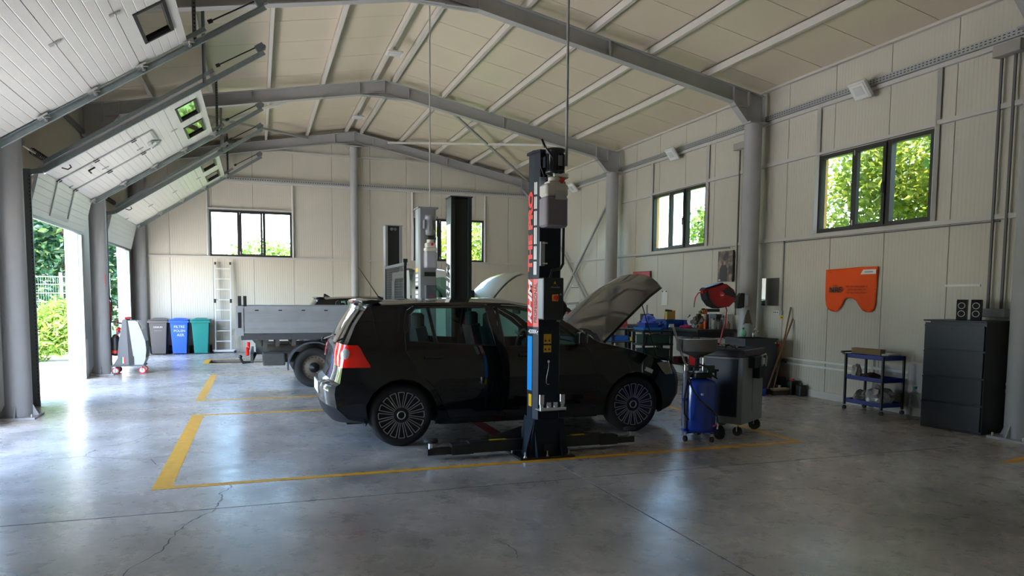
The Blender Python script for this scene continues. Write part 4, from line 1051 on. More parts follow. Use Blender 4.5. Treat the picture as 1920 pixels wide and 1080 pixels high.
# cab
CW = [(.4,.93),(.9,.97),(1.3,.95),(1.6,.90),(1.97,.78)]
def cf(x, z):
    w_ = lerp_tab(CW, z)
    if x > 3.2: w_ *= 1-.10*((x-3.2)/1.3)**2
    return w_
crow = [(2.43,.55,2.40,.55,4),(2.43,1.2,2.40,1.2,4),(2.45,1.75,2.42,1.75,4),(2.52,1.93,2.50,1.98,3),(2.8,1.955,2.8,2.01,2.6),(3.05,1.925,3.1,1.97,2.6),(3.45,1.62,3.6,1.66,2.6),(3.72,1.40,3.98,1.38,2.6),(3.80,1.30,4.05,1.30,2.6),
        (4.15,1.20,4.45,1.20,3),(4.40,1.05,4.68,1.05,3),(4.48,.75,4.78,.75,3),(4.42,.45,4.72,.42,3)]
C0 = Vector((0, 13.0, 0))
def cshift(mb, name, m_, par=tk):
    mb.v = [(x, y+13.0, z) for x, y, z in mb.v]; return mb.build(name, m_, par)
arc = [(3.85+cos(radians(a))*.38, .34+sin(radians(a))*.38) for a in range(0, 181, 15)]
cout = [r[:2] for r in crow] + [(4.3,.34)] + arc + [(2.43,.42)]
cwin = [(2.78,1.34),(2.76,1.80),(3.02,1.82),(3.38,1.56),(3.50,1.36)]
b = MB(); side_patch(b, cout, [cwin], cf, step=.1); cross_strips(b, crow, 3, 5, cf); cross_strips(b, crow, 9, 12, cf); cab = cshift(b, 'cab', M_van)
b = MB(); cross_strips(b, crow, 0, 1, cf); cshift(b, 'cab_rear_wall', M_van)
# rear wall upper part with a rounded window
b = MB(); rw = [(-.52,1.32),(-.52,1.72),(-.44,1.80),(.44,1.80),(.52,1.72),(.52,1.32),(.44,1.24),(-.44,1.24)]
ro = [(-.95,1.2),(.95,1.2),(.86,1.75),(.80,1.93),(-.80,1.93),(-.86,1.75)]
b2 = MB(); side_patch(b2, ro, [rw], lambda x, z: 0, sides=(-1,), step=.15); b.add([(2.42, v[0], v[2]) for v in b2.v], b2.f); cshift(b, 'cab_rear_wall', M_van)
b = MB(); b.prism(offset_poly(rw, .01), 'X', 2.425, 2.43); cshift(b, 'rear_window', M_cglass)
b = MB(); b.tube([(2.415, p[0], p[1]) for p in resample(rw, .1)], .012, 6, closed=True); cshift(b, 'window_seal', M_black)
for s in (-1, 1):
    b = MB(); side_patch(b, offset_poly(cwin, .01), [], lambda x, z: cf(x, z)-.01, sides=(s,), step=.15); cshift(b, 'side_window', M_cglass)
b = MB(); cross_strips(b, crow, 5, 7, cf, dy=.03); cshift(b, 'windscreen', M_cglass)
b = MB(); cross_strips(b, crow, 7, 8, cf); cshift(b, 'cowl', M_black)
b = MB(); b.box(2.5, 4.5, -.8, .8, .45, .55).box(3.7, 3.78, -.8, .8, .5, 1.28).rnd(3.9, 4.4, -.35, .35, .55, 1.0, .05); cshift(b, 'engine_bay', M_black)
b = MB(); g = []
for k in range(9):
    u = k/8
    g.append([(0, 0, 0)]*0 + [Vector((3.80+.80*u*.94 - .06*(1-t*t)*0, .80*t*(1-.10*u**3), 1.30+.62*sin(u*pi*.5)**.9 + .035*(1-t*t))) for t in [-1+2*j/12 for j in range(13)]])
vs = [p for r in g for p in r]; n_ = 13; ff = [(a*n_+j, (a+1)*n_+j, (a+1)*n_+j+1, a*n_+j+1) for a in range(8) for j in range(12)]
b.add(vs, ff, True); b.add([p-Vector((-.02,0,.025)) for p in vs], [tuple(reversed(f)) for f in ff], True); cshift(b, 'bonnet', M_van)
for s in (-1, 1):
    b = MB(); b.rnd(3.40, 3.47, min(s*1.0, s*1.2), max(s*1.0, s*1.2), 1.32, 1.60, .03).bar((3.45, s*.93, 1.36), (3.45, s*1.02, 1.40), .04, .03); cshift(b, 'wing_mirror', M_black)
for y in (-.45, .45):
    b = MB(); b.rnd(2.75, 3.2, y-.25, y+.25, .8, .95, .05).rbox((2.68, y, 1.2), (.13, .46, .6), (0,-.15,0), .85); cshift(b, 'seat', M_seat)
b = MB(); b.rnd(3.25, 3.65, -.8, .8, 1.0, 1.28, .08); cshift(b, 'dashboard', M_black)
# ============================================================ FLOOR MARKINGS
def marking(name, label, rects, m=M_yellow):
    b = MB()
    for x0, x1, y0, y1 in rects: b.box(x0, x1, y0, y1, 0.0, 0.0012)
    return b.build(name, m, None, label, 'floor marking')
marking('bay_marking', 'yellow painted rectangle around the nearest lift bay', [(-.80, 5.36, 6.04, 6.12), (-.80, -.66, 6.12, 9.64), (-.80, 5.36, 9.64, 9.72), (5.28, 5.36, 6.12, 9.64)])
marking('bay_marking', 'yellow painted rectangle around the second lift bay under the truck', [(-.86, 5.3, 10.98, 11.06), (-.86, -.74, 11.06, 14.44), (-.86, 5.3, 14.44, 14.50), (5.22, 5.3, 11.06, 14.44)])
marking('pit_marking', 'yellow painted edge round the inspection pit near the back wall', [(-1.16, -1.04, 16.83, 17.97), (-1.04, 1.95, 16.83, 16.93), (-1.04, 1.95, 17.87, 17.97)])
b = MB(); b.add([(7.0, 4.86, .0012), (6.4, 4.72, .0012), (7.0, 4.60, .0012), (7.0, 4.68, .0012), (6.62, 4.72, .0012), (7.0, 4.80, .0012)], [(0,1,4,5), (1,2,3,4)])
b.build('corner_marking', M_yellow, None, 'yellow painted line corner on the floor at the right edge', 'floor marking')
marking('floor_stripe', 'red painted stripe on the floor under the hatchback', [(2.36, 2.50, 6.9, 9.2)], mat('red floor paint', (.30, .02, .03), .5, noise=.3))

# ============================================================ TWO POST LIFTS
M_liftd = mat('blue black lift paint', (0.014, 0.022, 0.034), 0.5, spec=0.25)
M_liftg = mat('mid grey lift paint', (0.20, 0.21, 0.22), 0.38, noise=.05)
M_tank = mat('cream translucent tank', (0.62, 0.60, 0.54), 0.35, sss=.3)
M_oil = mat('tank filled with dark oil', (0.22, 0.20, 0.24), 0.3)
M_lred = mat('red decal', (.75, .03, .02), .4); M_lwhite = mat('white decal', (.85, .85, .85), .4); M_lblack = mat('black lettering', (.01, .01, .01), .5)
M_lblue = mat('bright blue decal', (.02, .32, .80), .4); M_lyel = mat('amber label', (.80, .48, .02), .4)
lf = thing('two_post_lift', 'dark blue black two post car lift with red lettering, hydraulic unit on its near post', 'car lift', (2.55, 6.35, 0))
def post_poly(): return [(2.40,6.405),(2.405,6.27),(2.435,6.20),(2.64,6.20),(2.66,6.235),(2.66,6.405),(2.60,6.405),(2.60,6.24),(2.46,6.24),(2.46,6.405)]
MB().prism(post_poly(), 'Z', .02, 2.80).build('post', M_liftd, lf, bevel=.004)
MB().prism([(2.385,6.42),(2.39,6.26),(2.425,6.185),(2.65,6.185),(2.675,6.23),(2.675,6.42)], 'Z', 2.80, 2.825).build('top_cap', M_liftd, lf)
b = MB(); b.box(2.24, 2.78, 6.122, 6.62, 0, .02); b.build('base_plate', M_blackm, lf)
b = MB()
for x0, x1, y0, y1 in ((2.30, 2.42, 6.19, 6.20), (2.66, 2.72, 6.19, 6.20)): pass
b.prism([(2.34,.02),(2.74,.02),(2.69,.36),(2.40,.36)], 'Y', 6.185, 6.20)
b.add([(2.30,6.18,.02),(2.36,6.50,.02),(2.412,6.50,.36),(2.405,6.22,.36),(2.315,6.17,.02),(2.37,6.49,.02)], [(0,1,2,3),(3,2,5,4)])
b.prism([(6.10,.02),(6.20,.02),(6.20,.3)], 'X', 2.40, 2.412).prism([(6.10,.02),(6.20,.02),(6.20,.3)], 'X', 2.64, 2.652)
b.build('foot_gusset', M_liftd, lf)
b = MB(); b.prism([(2.48,.03),(2.56,.03),(2.56,.13),(2.50,.13),(2.48,.11)], 'Y', 6.175, 6.184); b.build('foot_opening', M_black, lf)
for x, y in ((2.29,6.14),(2.51,6.145),(2.73,6.16),(2.28,6.45),(2.74,6.55)):
    MB().cyl((x,y,.02),(x,y,.035),.02,n=6).cyl((x,y,.035),(x,y,.075),.009,n=8).build('anchor_bolt', M_chrome, lf)
# decals: side flank (faces -x) and chamfer
dxs = 2.4155
def side_pt(y, z): return Vector((2.405-.005*(y-6.27)/.135-.0018, y, z))
b = MB(); b.add([side_pt(6.272,1.22), side_pt(6.403,1.22), side_pt(6.403,1.66), side_pt(6.272,1.66)], [(0,1,2,3)]); 
cn = (Vector((2.435,6.20,0))-Vector((2.405,6.27,0))).normalized(); co_ = Vector((-cn.y*-1, -cn.x, 0)); cno = Vector((cn.y, -cn.x, 0)); cno = -cno if cno.x > 0 else cno
def cham(t, z, o=.0018): return Vector((2.405,6.27,0)) + cn*t*.076 + cno*o + Vector((0,0,z))
b.add([cham(0,1.22), cham(.95,1.22), cham(.95,1.66), cham(0,1.66)], [(0,1,2,3)]); b.build('red_decal', M_lred, lf)
Ms = frame(side_pt(6.335, 1.44)+Vector((-.002,0,0)), (0,0,1), (0,1,0))
t_ = text_bm('RHM', .135, Ms, shear=.25, bold=.005, sx=1.38); t_.build('lettering', M_lwhite, lf, label='white letters RHM on the red decal')
Mc = frame(cham(.45, 1.44, .004), (0,0,1), cn*-1)
t_ = text_bm('PROFESSIONAL', .055, Mc, bold=.001, sx=.98); t_.build('lettering', M_lblack, lf, label='black letters PROFESSIONAL on the red decal')
Ms = frame(side_pt(6.337, 2.10)+Vector((-.002,0,0)), (0,0,1), (0,1,0))
t_ = text_bm('THE PRO', .145, Ms, bold=.008, sx=1.24); t_.build('lettering', M_lred, lf, label='red block letters running up the post')
b = MB()
for z0, z1 in ((1.70,1.82),(1.84,1.96),(1.98,2.13),(2.15,2.28),(2.30,2.41),(2.43,2.54)):
    for t0, t1 in ((.02,.22),(.30,.50)): b.add([cham(t0,z0), cham(t1,z0), cham(t1,z1), cham(t0,z1)], [(0,1,2,3)])
b.build('white_stripes', M_lwhite, lf)
Mk = frame(cham(.1, 1.175, .004), (cn.x, cn.y, 0), (0,0,1))
t_ = text_bm('4200Kg', .052, Mk, bold=.001, sx=.8); t_.build('lettering', M_lwhite, lf, label='white load rating 4200Kg')
b = MB(); b.add([side_pt(6.285,.62), side_pt(6.395,.62), side_pt(6.395,1.13), side_pt(6.285,1.13)], [(0,1,2,3)]); b.build('blue_decal', M_lblue, lf)
b = MB(); b.add([side_pt(6.29,.47), side_pt(6.36,.47), side_pt(6.36,.585), side_pt(6.29,.585)], [(0,1,2,3)]); b.build('yellow_label', M_lyel, lf)
# warning labels on the front
for z0, z1 in ((1.065,1.155),(.985,1.05)):
    l_ = MB().box(2.485, 2.56, 6.1985, 6.2, z0, z1).build('yellow_label', M_lyel, lf)
    for x in (2.503, 2.54): MB().prism([(x-.012, z0+.02), (x+.012, z0+.02), (x, z0+.045)], 'Y', 6.1975, 6.1984).build('pictogram', M_lblack, l_)
# hydraulic power unit
m_ = MB(); m_.lathe([(.03,2.595),(.085,2.60),(.088,2.62),(.078,2.63),(.078,2.78),(.088,2.785),(.088,2.815),(.07,2.822),(0,2.824)], (2.542,6.11,0), n=28); mo = m_.build('motor', M_blackm, lf)
f_ = MB()
for k in range(20): a = 2*pi*k/20; f_.rbox((2.542+cos(a)*.08, 6.11+sin(a)*.08, 2.70), (.012, .004, .14), (0,0,a))
f_.build('cooling_fins', M_blackm, mo, kind='stuff')
MB().box(2.535, 2.575, 6.018, 6.024, 2.66, 2.75).build('type_plate', M_liftg, mo)
b = MB(); b.rnd(2.50,2.65,6.03,6.19,2.555,2.60,.02); b.cyl((2.50,6.08,2.57),(2.46,6.08,2.57),.014,n=10); b.build('valve_block', M_chrome, lf)
b = MB(); b.tube([(2.53,6.06,2.57),(2.545,6.04,2.60),(2.535,6.04,2.66),(2.51,6.05,2.71)], .007, 8); b.build('hydraulic_pipe', M_chrome, lf)
b = MB(); b.tube([(2.54,6.05,2.60),(2.50,6.05,2.72),(2.43,6.08,2.83)], .007, 8); b.tube([(2.43,6.08,2.82),(2.40,6.09,2.89)], .014, 10); b.build('release_lever', M_black, lf)
b = MB(); b.box(2.455,2.50,6.13,6.19,2.66,2.755); bx_ = b.build('limit_switch', M_liftd, lf)
MB().prism([(2.465,2.69),(2.49,2.69),(2.477,2.715)], 'Y', 6.127, 6.13).build('pictogram', M_lyel, bx_)
b = MB(); b.prism([(2.43,2.58),(2.49,2.58),(2.49,2.555),(2.455,2.49),(2.43,2.49)], 'Y', 6.193, 6.199); b.build('mounting_bracket', mat('pale blue bracket', (.35,.45,.58), .4), lf)
b = MB(); b.tube([(2.45,6.18,2.62),(2.42,6.15,2.66),(2.415,6.15,2.72),(2.44,6.16,2.75)], .005, 6); b.tube([(2.44,6.17,2.64),(2.46,6.15,2.55),(2.50,6.12,2.57)], .005, 6); b.build('cable', M_black, lf)
tkn = MB(); tkn.rnd(2.413,2.635,6.0,6.185,2.39,2.50,.035,4); tkn.rnd(2.45,2.61,6.02,6.17,2.50,2.525,.03); tkn.cyl((2.53,6.09,2.52),(2.53,6.09,2.56),.06,n=18); tn = tkn.build('oil_tank', M_tank, lf)
MB().rnd(2.413,2.635,6.0,6.185,2.12,2.388,.035,4).build('oil_filled_part', M_oil, tn)
MB().cyl((2.57,6.03,2.525),(2.57,6.0,2.54),.022,n=14).build('filler_cap', M_red, tn)
b = MB(); b.box(2.50,2.61,5.9985,6.0,2.36,2.44); b.build('label', mat('grey white label', (.5,.5,.52), .5), tn)
# conduits, cover plates and control box
b = MB(); b.cyl((2.705,6.235,2.70),(2.705,6.235,zroof(2.705)),.013,n=10); b.build('conduit', M_steel, lf)
b = MB(); b.tube([(2.665,6.19,2.55),(2.665,6.19,1.95),(2.66,6.18,1.80),(2.62,6.15,1.755),(2.53,6.13,1.74),(2.51,6.12,1.67)], .013, 8); b.build('conduit', M_blackm, lf)
b = MB(); b.box(2.435,2.475,6.17,6.199,1.78,2.0); cp_ = b.build('cover_plate', mat('pale grey cover', (.36,.38,.40), .4), lf)
for z in (1.80,1.985): MB().rbox((2.47,6.165,z),(.05,.02,.012)).build('hose_clip', M_chrome, cp_)
cb = MB(); cb.rnd(2.417,2.617,6.05,6.19,1.29,1.67,.012); cbx = cb.build('control_box', M_blackm, lf)
MB().box(2.4145,2.417,6.06,6.18,1.30,1.66).build('lit_side', mat('light grey lit box side', (.42,.44,.46), .35), cbx)  # paler sheet: light falling on the box's left side, put into its colour
MB().rnd(2.50,2.56,6.042,6.05,1.46,1.52,.004).build('switch_plate', M_lyel, cbx)
b = MB(); b.cyl((2.532,6.042,1.49),(2.532,6.022,1.49),.024,n=20); b.rbox((2.532,6.016,1.49),(.012,.012,.046)); b.build('main_switch', M_red, cbx)
MB().cyl((2.585,6.05,1.52),(2.585,6.043,1.52),.010,n=14).build('signal_lamp', M_liftg, cbx)
MB().prism([(2.515,1.615),(2.54,1.615),(2.5275,1.64)], 'Y', 6.0475, 6.05).build('pictogram', M_lyel, cbx)
b = MB(); b.tube([(2.53+.028*cos(t), 6.048, 1.587+.02*sin(t)) for t in [pi*k/10-.2 for k in range(11)]], .0016, 4); b.box(2.49,2.575,6.0475,6.05,1.578,1.590); b.build('emblem', M_liftg, cbx)
b = MB(); b.prism([(2.60,1.50),(2.66,1.42),(2.665,1.38),(2.60,1.27)], 'Y', 6.08, 6.18); b.build('cable_cover', M_rubber, lf)
b = MB(); b.tube([(2.53,6.195,.90),(2.535,6.19,.86),(2.515,6.19,.76),(2.51,6.19,.70),(2.525,6.19,.685),(2.54,6.19,.69)], .003, 5); b.cyl((2.53,6.2,.90),(2.53,6.185,.90),.012,n=12); b.build('wire_hook', M_chrome, lf)
# adapter rack with extension pieces
b = MB(); b.box(2.405,2.655,6.05,6.2,.458,.464).box(2.405,2.655,6.05,6.055,.458,.49); b.build('adapter_rack', M_alu, lf)
def adapter(x, y, z, h, par): return MB().cyl((x,y,z),(x,y,z+h*.35),.019,n=14).cyl((x,y,z+h*.35),(x,y,z+h),.026,n=18).build('lift_adapter', M_chrome, par)
for x, h in ((2.43,.14),(2.50,.07),(2.565,.07),(2.635,.14)): adapter(x, 6.10, .465, h, lf)
# second post (far side of the bay)
def mirror_post(x0, x1, y0, y1, ztop, m, root, slot):
    b = MB(); t = .05
    b.box(x0, x0+t, y0, y1, .02, ztop).box(x1-t, x1, y0, y1, .02, ztop).box(x0, x1, y1-.03, y1, .02, ztop); b.build('post', m, root, bevel=.004)
    MB().box(x0+t, x1-t, y0+.04, y0+.05, .3, ztop-.01).build('post_slot', slot, root)
    MB().box(x0-.01, x1+.01, y0-.01, y1+.01, ztop, ztop+.015).build('top_cap', m, root)
    MB().box(x0-.1, x1+.1, y0-.05, y1+.1, 0, .02).build('base_plate', m, root)
mirror_post(2.42, 2.705, 9.36, 9.64, 2.80, mat('black green post paint', (.012,.020,.022), .35, coat=.2), lf, M_blackm)
MB().box(2.4165, 2.42, 9.38, 9.60, 1.45, 2.45).build('white_decal', M_lwhite, lf)
text_bm('RHM', .24, frame((2.4150, 9.49, 1.66), (0,0,1), (0,1,0)), bold=.012, shear=.2).build('lettering', M_lblack, lf, label='black letters RHM on the far post')
def arm(root, px, py, sx, reach, m=M_blackm, yl=True):
    """telescopic arm lying near the floor, pad at its end"""
    s = sx; a = Vector((px, py, 0)); b = MB()
    b.box(min(a.x, a.x+s*reach*.62), max(a.x, a.x+s*reach*.62), py-.05, py+.05, .045, .15)
    am = b.build('lift_arm', m, root)
    b = MB(); x1 = a.x+s*reach*.58; x2 = a.x+s*reach*.80; b.box(min(x1,x2), max(x1,x2), py-.058, py+.058, .04, .135); b.build('arm_sleeve', m, am)
    b = MB(); x1 = a.x+s*reach*.78; x2 = a.x+s*reach*1.04; b.box(min(x1,x2), max(x1,x2), py-.038, py+.038, .045, .105); b.build('arm_extension', m, am)
    b = MB(); xq = a.x+s*reach; b.cyl((xq,py,.10),(xq,py,.16),.024,n=14); b.build('pad_spindle', M_chrome, am)
    b = MB(); b.lathe([(.03,.155),(.065,.160),(.068,.175),(.06,.19),(.0,.188)], (xq,py,0), n=24); b.build('lift_pad', M_rubber, am)
    b = MB(); b.prism([(a.x+s*.04,.15),(a.x+s*reach*.5,.15),(a.x+s*reach*.42,.165),(a.x+s*.04,.26)], 'Y', py+.02, py+.035); b.build('arm_gusset', m, am)
    MB().box(min(a.x+s*reach*.22,a.x+s*reach*.4), max(a.x+s*reach*.22,a.x+s*reach*.4), py-.03, py+.02, .1501, .152).build('yellow_label', M_lyel, am)
arm(lf, 2.40, 6.42, -1, .93); arm(lf, 2.68, 6.42, 1, .84)
arm(lf, 2.42, 9.2, -1, .9); arm(lf, 2.72, 9.2, 1, .9)
MB().box(2.44,2.62,6.41,6.50,.05,.55).build('carriage', M_liftd, lf); MB().box(2.44,2.70,9.26,9.36,.05,.55).build('carriage', M_liftd, lf)
MB().box(2.385,2.397,6.30,6.40,.08,.2).build('arm_lock', M_red, lf)

lg = thing('two_post_lift', 'grey two post car lift of the second bay with small grey motor', 'car lift', (2.52, 12.7, 0))
MB().prism([(2.37,11.42),(2.365,11.17),(2.385,11.12),(2.625,11.12),(2.645,11.17),(2.645,11.42),(2.58,11.42),(2.58,11.2),(2.43,11.2),(2.43,11.42)], 'Z', .02, 2.845).build('post', M_liftg, lg, bevel=.004)
MB().box(2.345,2.665,11.08,11.44,2.845,2.865).build('top_cap', M_liftg, lg); MB().box(2.25,2.76,11.04,11.5,0,.02).build('base_plate', M_liftg, lg)
mo = MB().lathe([(.03,2.42),(.07,2.44),(.076,2.47),(.072,2.50),(.072,2.66),(.082,2.665),(.082,2.72),(.07,2.74),(0,2.742)], (2.52,11.03,0), n=24).build('motor', M_liftg, lg)
f_ = MB()
for k in range(18): a = 2*pi*k/18; f_.rbox((2.52+cos(a)*.074, 11.03+sin(a)*.074, 2.58), (.012, .004, .15), (0,0,a))
f_.build('cooling_fins', M_liftg, mo, kind='stuff')
MB().rnd(2.415,2.45,10.99,11.08,2.53,2.66,.01).build('junction_box', M_liftg, lg)
MB().rnd(2.46,2.57,10.96,11.1,2.36,2.42,.02).build('valve_block', M_blackm, lg)
MB().tube([(2.565,11.0,2.38),(2.60,11.0,2.37),(2.625,11.02,2.42),(2.632,11.04,2.72)], .006, 6).build('hydraulic_pipe', M_blackm, lg)
t_ = MB(); t_.cyl((2.52,11.02,2.31),(2.52,11.02,2.36),.055,n=18).rnd(2.445,2.60,10.94,11.1,2.24,2.31,.02).rnd(2.43,2.612,10.93,11.11,2.18,2.24,.03,3); tn = t_.build('oil_tank', M_tank, lg)
MB().rnd(2.43,2.612,10.93,11.11,1.93,2.18,.03,3).build('oil_filled_part', mat('tank filled with pale oil', (.32,.33,.37), .3), tn)
MB().cyl((2.53,10.95,2.28),(2.53,10.925,2.29),.02,n=12).build('filler_cap', M_red, tn)
MB().box(2.42,2.60,11.0,11.12,1.80,1.865).build('limit_switch', M_black, lg)
cb = MB().rnd(2.44,2.61,10.99,11.12,1.32,1.66,.01).build('control_box', mat('slate grey box', (.07,.075,.085), .35), lg)
MB().cyl((2.575,10.99,1.60),(2.575,10.975,1.60),.016,n=14).build('green_button', mat('green button', (.0,.22,.08), .3), cb)
text_bm('~', .12, frame((2.53,10.985,1.50),(1,0,0),(0,0,1))).build('emblem', M_red, cb)
b = MB()
for k in range(7): b.box(2.362, 2.3655, 11.2, 11.38, 1.40+k*.065, 1.445+k*.065)
b.build('warning_labels', M_lwhite, lg, kind='stuff'); MB().box(2.3625,2.3655,11.2,11.38,1.87,1.93).build('yellow_label', M_lyel, lg); MB().box(2.3620,2.3655,11.2,11.38,1.60,1.64).build('red_label', M_lred, lg)
MB().cyl((2.545,11.15,2.86),(2.545,11.15,zroof(2.545)),.011,n=10).build('conduit', M_steel, lg)
mirror_post(2.37, 2.70, 14.28, 14.56, 2.86, M_liftg, lg, M_black)
b = MB(); b.cyl((2.50,14.33,2.80),(2.50,14.30,2.80),.03,n=12).cyl((2.57,14.33,2.80),(2.57,14.30,2.80),.03,n=12); b.build('cable_pulley', M_galvpost, lg)
for y, s in ((11.3, 1), (14.4, -1)): MB().box(2.43,2.60,y+s*.13-.04,y+s*.13+.04,.05,.5).build('carriage', M_liftg, lg)
arm(lg, 2.40, 11.62, -1, .8, M_liftg); arm(lg, 2.66, 11.62, 1, .8, M_liftg); arm(lg, 2.40, 14.12, -1, .8, M_liftg); arm(lg, 2.66, 14.12, 1, .8, M_liftg)
# ============================================================ BACK LEFT OBJECTS
def bin_(label, x, col, words):
    root = thing('wheelie_bin', label, 'bin', (x, 19.86, 0), 0, 'wheelie bins against the back wall')
    m = mat('bin plastic %s' % (col,), col, .38, coat=.15, noise=.06)
    b = MB(); n_ = 5; W0, W1, D0, D1 = .155, .20, .18, .235
    vs = []
    for z, w_, d_, yo in ((.02,W0,D0,0),(.80,W1,D1,0),(.80,W1+.012,D1+.012,0),(.84,W1+.02,D1+.02,0)):
        for sx, sy in ((-1,-1),(1,-1),(1,1),(-1,1)): vs.append((sx*w_, sy*d_, z))
    b.add(vs, [(3,2,1,0)]+[(k*4+i, k*4+(i+1)%4, (k+1)*4+(i+1)%4, (k+1)*4+i) for k in range(3) for i in range(4)]+[(12,13,14,15)])
    b.build('bin_body', m, root, world=False, bevel=.012)
    b = MB(); b.rnd(-.232,.232,-.275,.25,.845,.872,.03,3); b.prism([(-.18,.87),(.18,.87),(.12,.90),(-.12,.90)], 'Y', -.2, .22); ld = b.build('lid', m, root, world=False, bevel=.006)
    b = MB(); b.box(-.23,.23,-.27,-.235,.79,.84); b.build('front_rim', m, root, world=False, bevel=.004)
    b = MB(); b.box(-.07,.07,-.15,.02,.9,.903); b.build('lid_plate', m, ld, world=False)
    b = MB(); b.cyl((-.2,.26,.85),(.2,.26,.85),.015,n=10); b.build('handle_bar', m, root, world=False)
    for s in (-1, 1): MB().cyl((s*.19,.21,.10),(s*.235,.21,.10),.10,n=20).build('wheel', M_rubber, root, world=False)
    if words:
        for k, (t, sz, z, x_) in enumerate(words):
            ty = -(D0+(D1-D0)*(z-.02)/.78)-.004; sl_ = atan2(D1-D0, .78)
            text_bm(t, sz, frame((x_, ty, z), (1,0,0), (0,-sin(sl_),cos(sl_)))).build('chalk_writing', mat('chalk writing', (.55,.58,.7), .8), root, world=False, label='chalk writing %s' % t.replace(' ', ''))
    return root
bin_('dark grey wheelie bin, leftmost of the three against the back wall', -2.335, (.075,.068,.065), [('DESEURI', .055, .68, 0), ('- - - - -', .06, .60, 0)])
bin_('blue wheelie bin with chalk writing between the grey and the green bin', -1.865, (.02,.10,.50), [('FILTRE', .085, .685, .01), ('POLEN', .085, .585, .01), ('AER', .095, .48, .03)])
bin_('teal green wheelie bin, rightmost of the three beside the ladder', -1.375, (.01,.20,.17), None)
ld = thing('aluminium_ladder', 'aluminium extension ladder leaning upright against the back wall', 'ladder', (-.86, 20.05, 0))
for x0, x1 in ((-1.055, -.995), (-.69, -.64)):
    pass
def rail(xa, xb, z0, z1, dy=0): return MB().bar((xa, 19.93+dy+.0, z0), (xb, 20.10+dy, z1), .065, .028, up=(1,0,0)).build('ladder_rail', M_alu, ld)
rail(-1.05, -1.02, .08, 2.28); rail(-.685, -.66, .08, 2.28)
for k in range(8):
    z = .30+.265*k; t = z/2.3; MB().bar((-1.05+.03*t, 19.92+.17*t, z), (-.685+.025*t, 19.92+.17*t, z), .03, .028).build('rung', M_alu, ld)
MB().rnd(-1.12,-.58,19.87,19.93,.03,.085,.01).build('stabiliser_bar', M_alu, ld)
for x in (-1.12,-.58): MB().rnd(x-.03,x+.03,19.86,19.94,0,.06,.01).build('rubber_foot', M_rubber, ld)
for x in (-1.06,-.68): MB().rbox((x+.02,19.99,1.33),(.05,.09,.10)).build('locking_hook', M_blackm, ld)
for x in (-1.02,-.66): MB().rbox((x,20.10,2.29),(.04,.07,.07)).build('end_cap', M_blackm, ld)

# air conditioning service machine
ac = thing('service_machine', 'grey and black climate service machine on red rimmed castors by the middle column', 'machine', (-2.33, 15.27, 0))
M_mg = mat('mid grey moulded plastic', (.16,.165,.175), .5); M_lg = mat('silver grey moulded plastic', (.42,.43,.46), .35)
b = MB(); b.prism([(-2.56,.17),(-2.30,.17),(-2.32,1.02),(-2.385,1.02),(-2.46,.60),(-2.49,.30)], 'Y', 15.06, 15.48); b.build('rear_shell', M_mg, ac, bevel=.012)
b = MB(); b.prism([(-2.30,.17),(-2.21,.17),(-2.21,.33),(-2.225,.33),(-2.30,1.0),(-2.32,1.02)], 'Y', 15.05, 15.49); b.build('centre_band', M_black, ac, bevel=.008)
b = MB(); b.prism([(-2.21,.17),(-2.06,.17),(-2.02,.26),(-2.0,.45),(-2.015,.62),(-2.07,.80),(-2.13,.97),(-2.17,.995),(-2.295,1.0),(-2.225,.33),(-2.21,.33)], 'Y', 15.055, 15.485); b.build('front_shell', M_lg, ac, bevel=.02)
b = MB(); b.prism([(-2.005,.30),(-1.995,.45),(-2.01,.61),(-2.03,.56),(-2.03,.32)], 'Y', 15.08, 15.46); b.build('front_panel', M_black, ac)
b = MB(); b.prism([(-2.15,.985),(-2.07,.83),(-2.055,.84),(-2.13,1.0)], 'Y', 15.10, 15.44); b.build('display_panel', M_lg, ac)
b = MB(); b.rnd(-2.37,-2.27,15.2,15.34,1.02,1.06,.02); b.build('top_handle', M_red, ac)
for dx, c_ in ((0,(.02,.25,.08)),(.028,(.8,.8,.8)),(.056,(.6,.02,.02))):
    MB().prism([(-2.435+dx,.20),(-2.41+dx,.20),(-2.415+dx,.32),(-2.43+dx,.32)], 'Y', 15.057, 15.0605).build('flag_stripe', mat('flag %s' % (c_,), c_, .5), ac)
b = MB(); b.box(-2.60,-2.04,15.08,15.46,.14,.17); b.build('chassis_plate', M_mg, ac)
b = MB(); b.lathe([(.0,.33),(.06,.34),(.075,.38),(.075,.66),(.05,.71),(.02,.74),(0,.74)], (-2.53,15.2,0), n=20); tb_ = b.build('gas_bottle', M_black, ac)
MB().cyl((-2.53,15.2,.385),(-2.53,15.2,.44),.077,n=20).build('red_band', M_red, tb_)
for k, (c_, x) in enumerate(((M_red,-2.47),(M_black,-2.45),(mat('blue hose',(.02,.08,.4),.4),-2.43))):
    b = MB(); b.tube([(-2.38,15.1+k*.03,.99),(x-.02,15.1,.99),(x-.03,15.1,.9),(x-.02,15.1,.75),(-2.52,15.15,.70+.02*k)], .008, 6); b.build('hose', c_, ac)
b = MB(); b.cyl((-2.47,15.12,.82),(-2.44,15.10,.86),.03,n=12).cyl((-2.43,15.12,.78),(-2.45,15.10,.80),.025,n=12); b.build('hose_coupling', M_red, ac)
b = MB(); b.bar((-2.38,15.15,.93),(-2.60,15.15,.97),.02,.02).bar((-2.38,15.40,.93),(-2.60,15.40,.97),.02,.02).bar((-2.60,15.15,.97),(-2.60,15.40,.97),.02,.02); b.build('push_handle', M_black, ac)
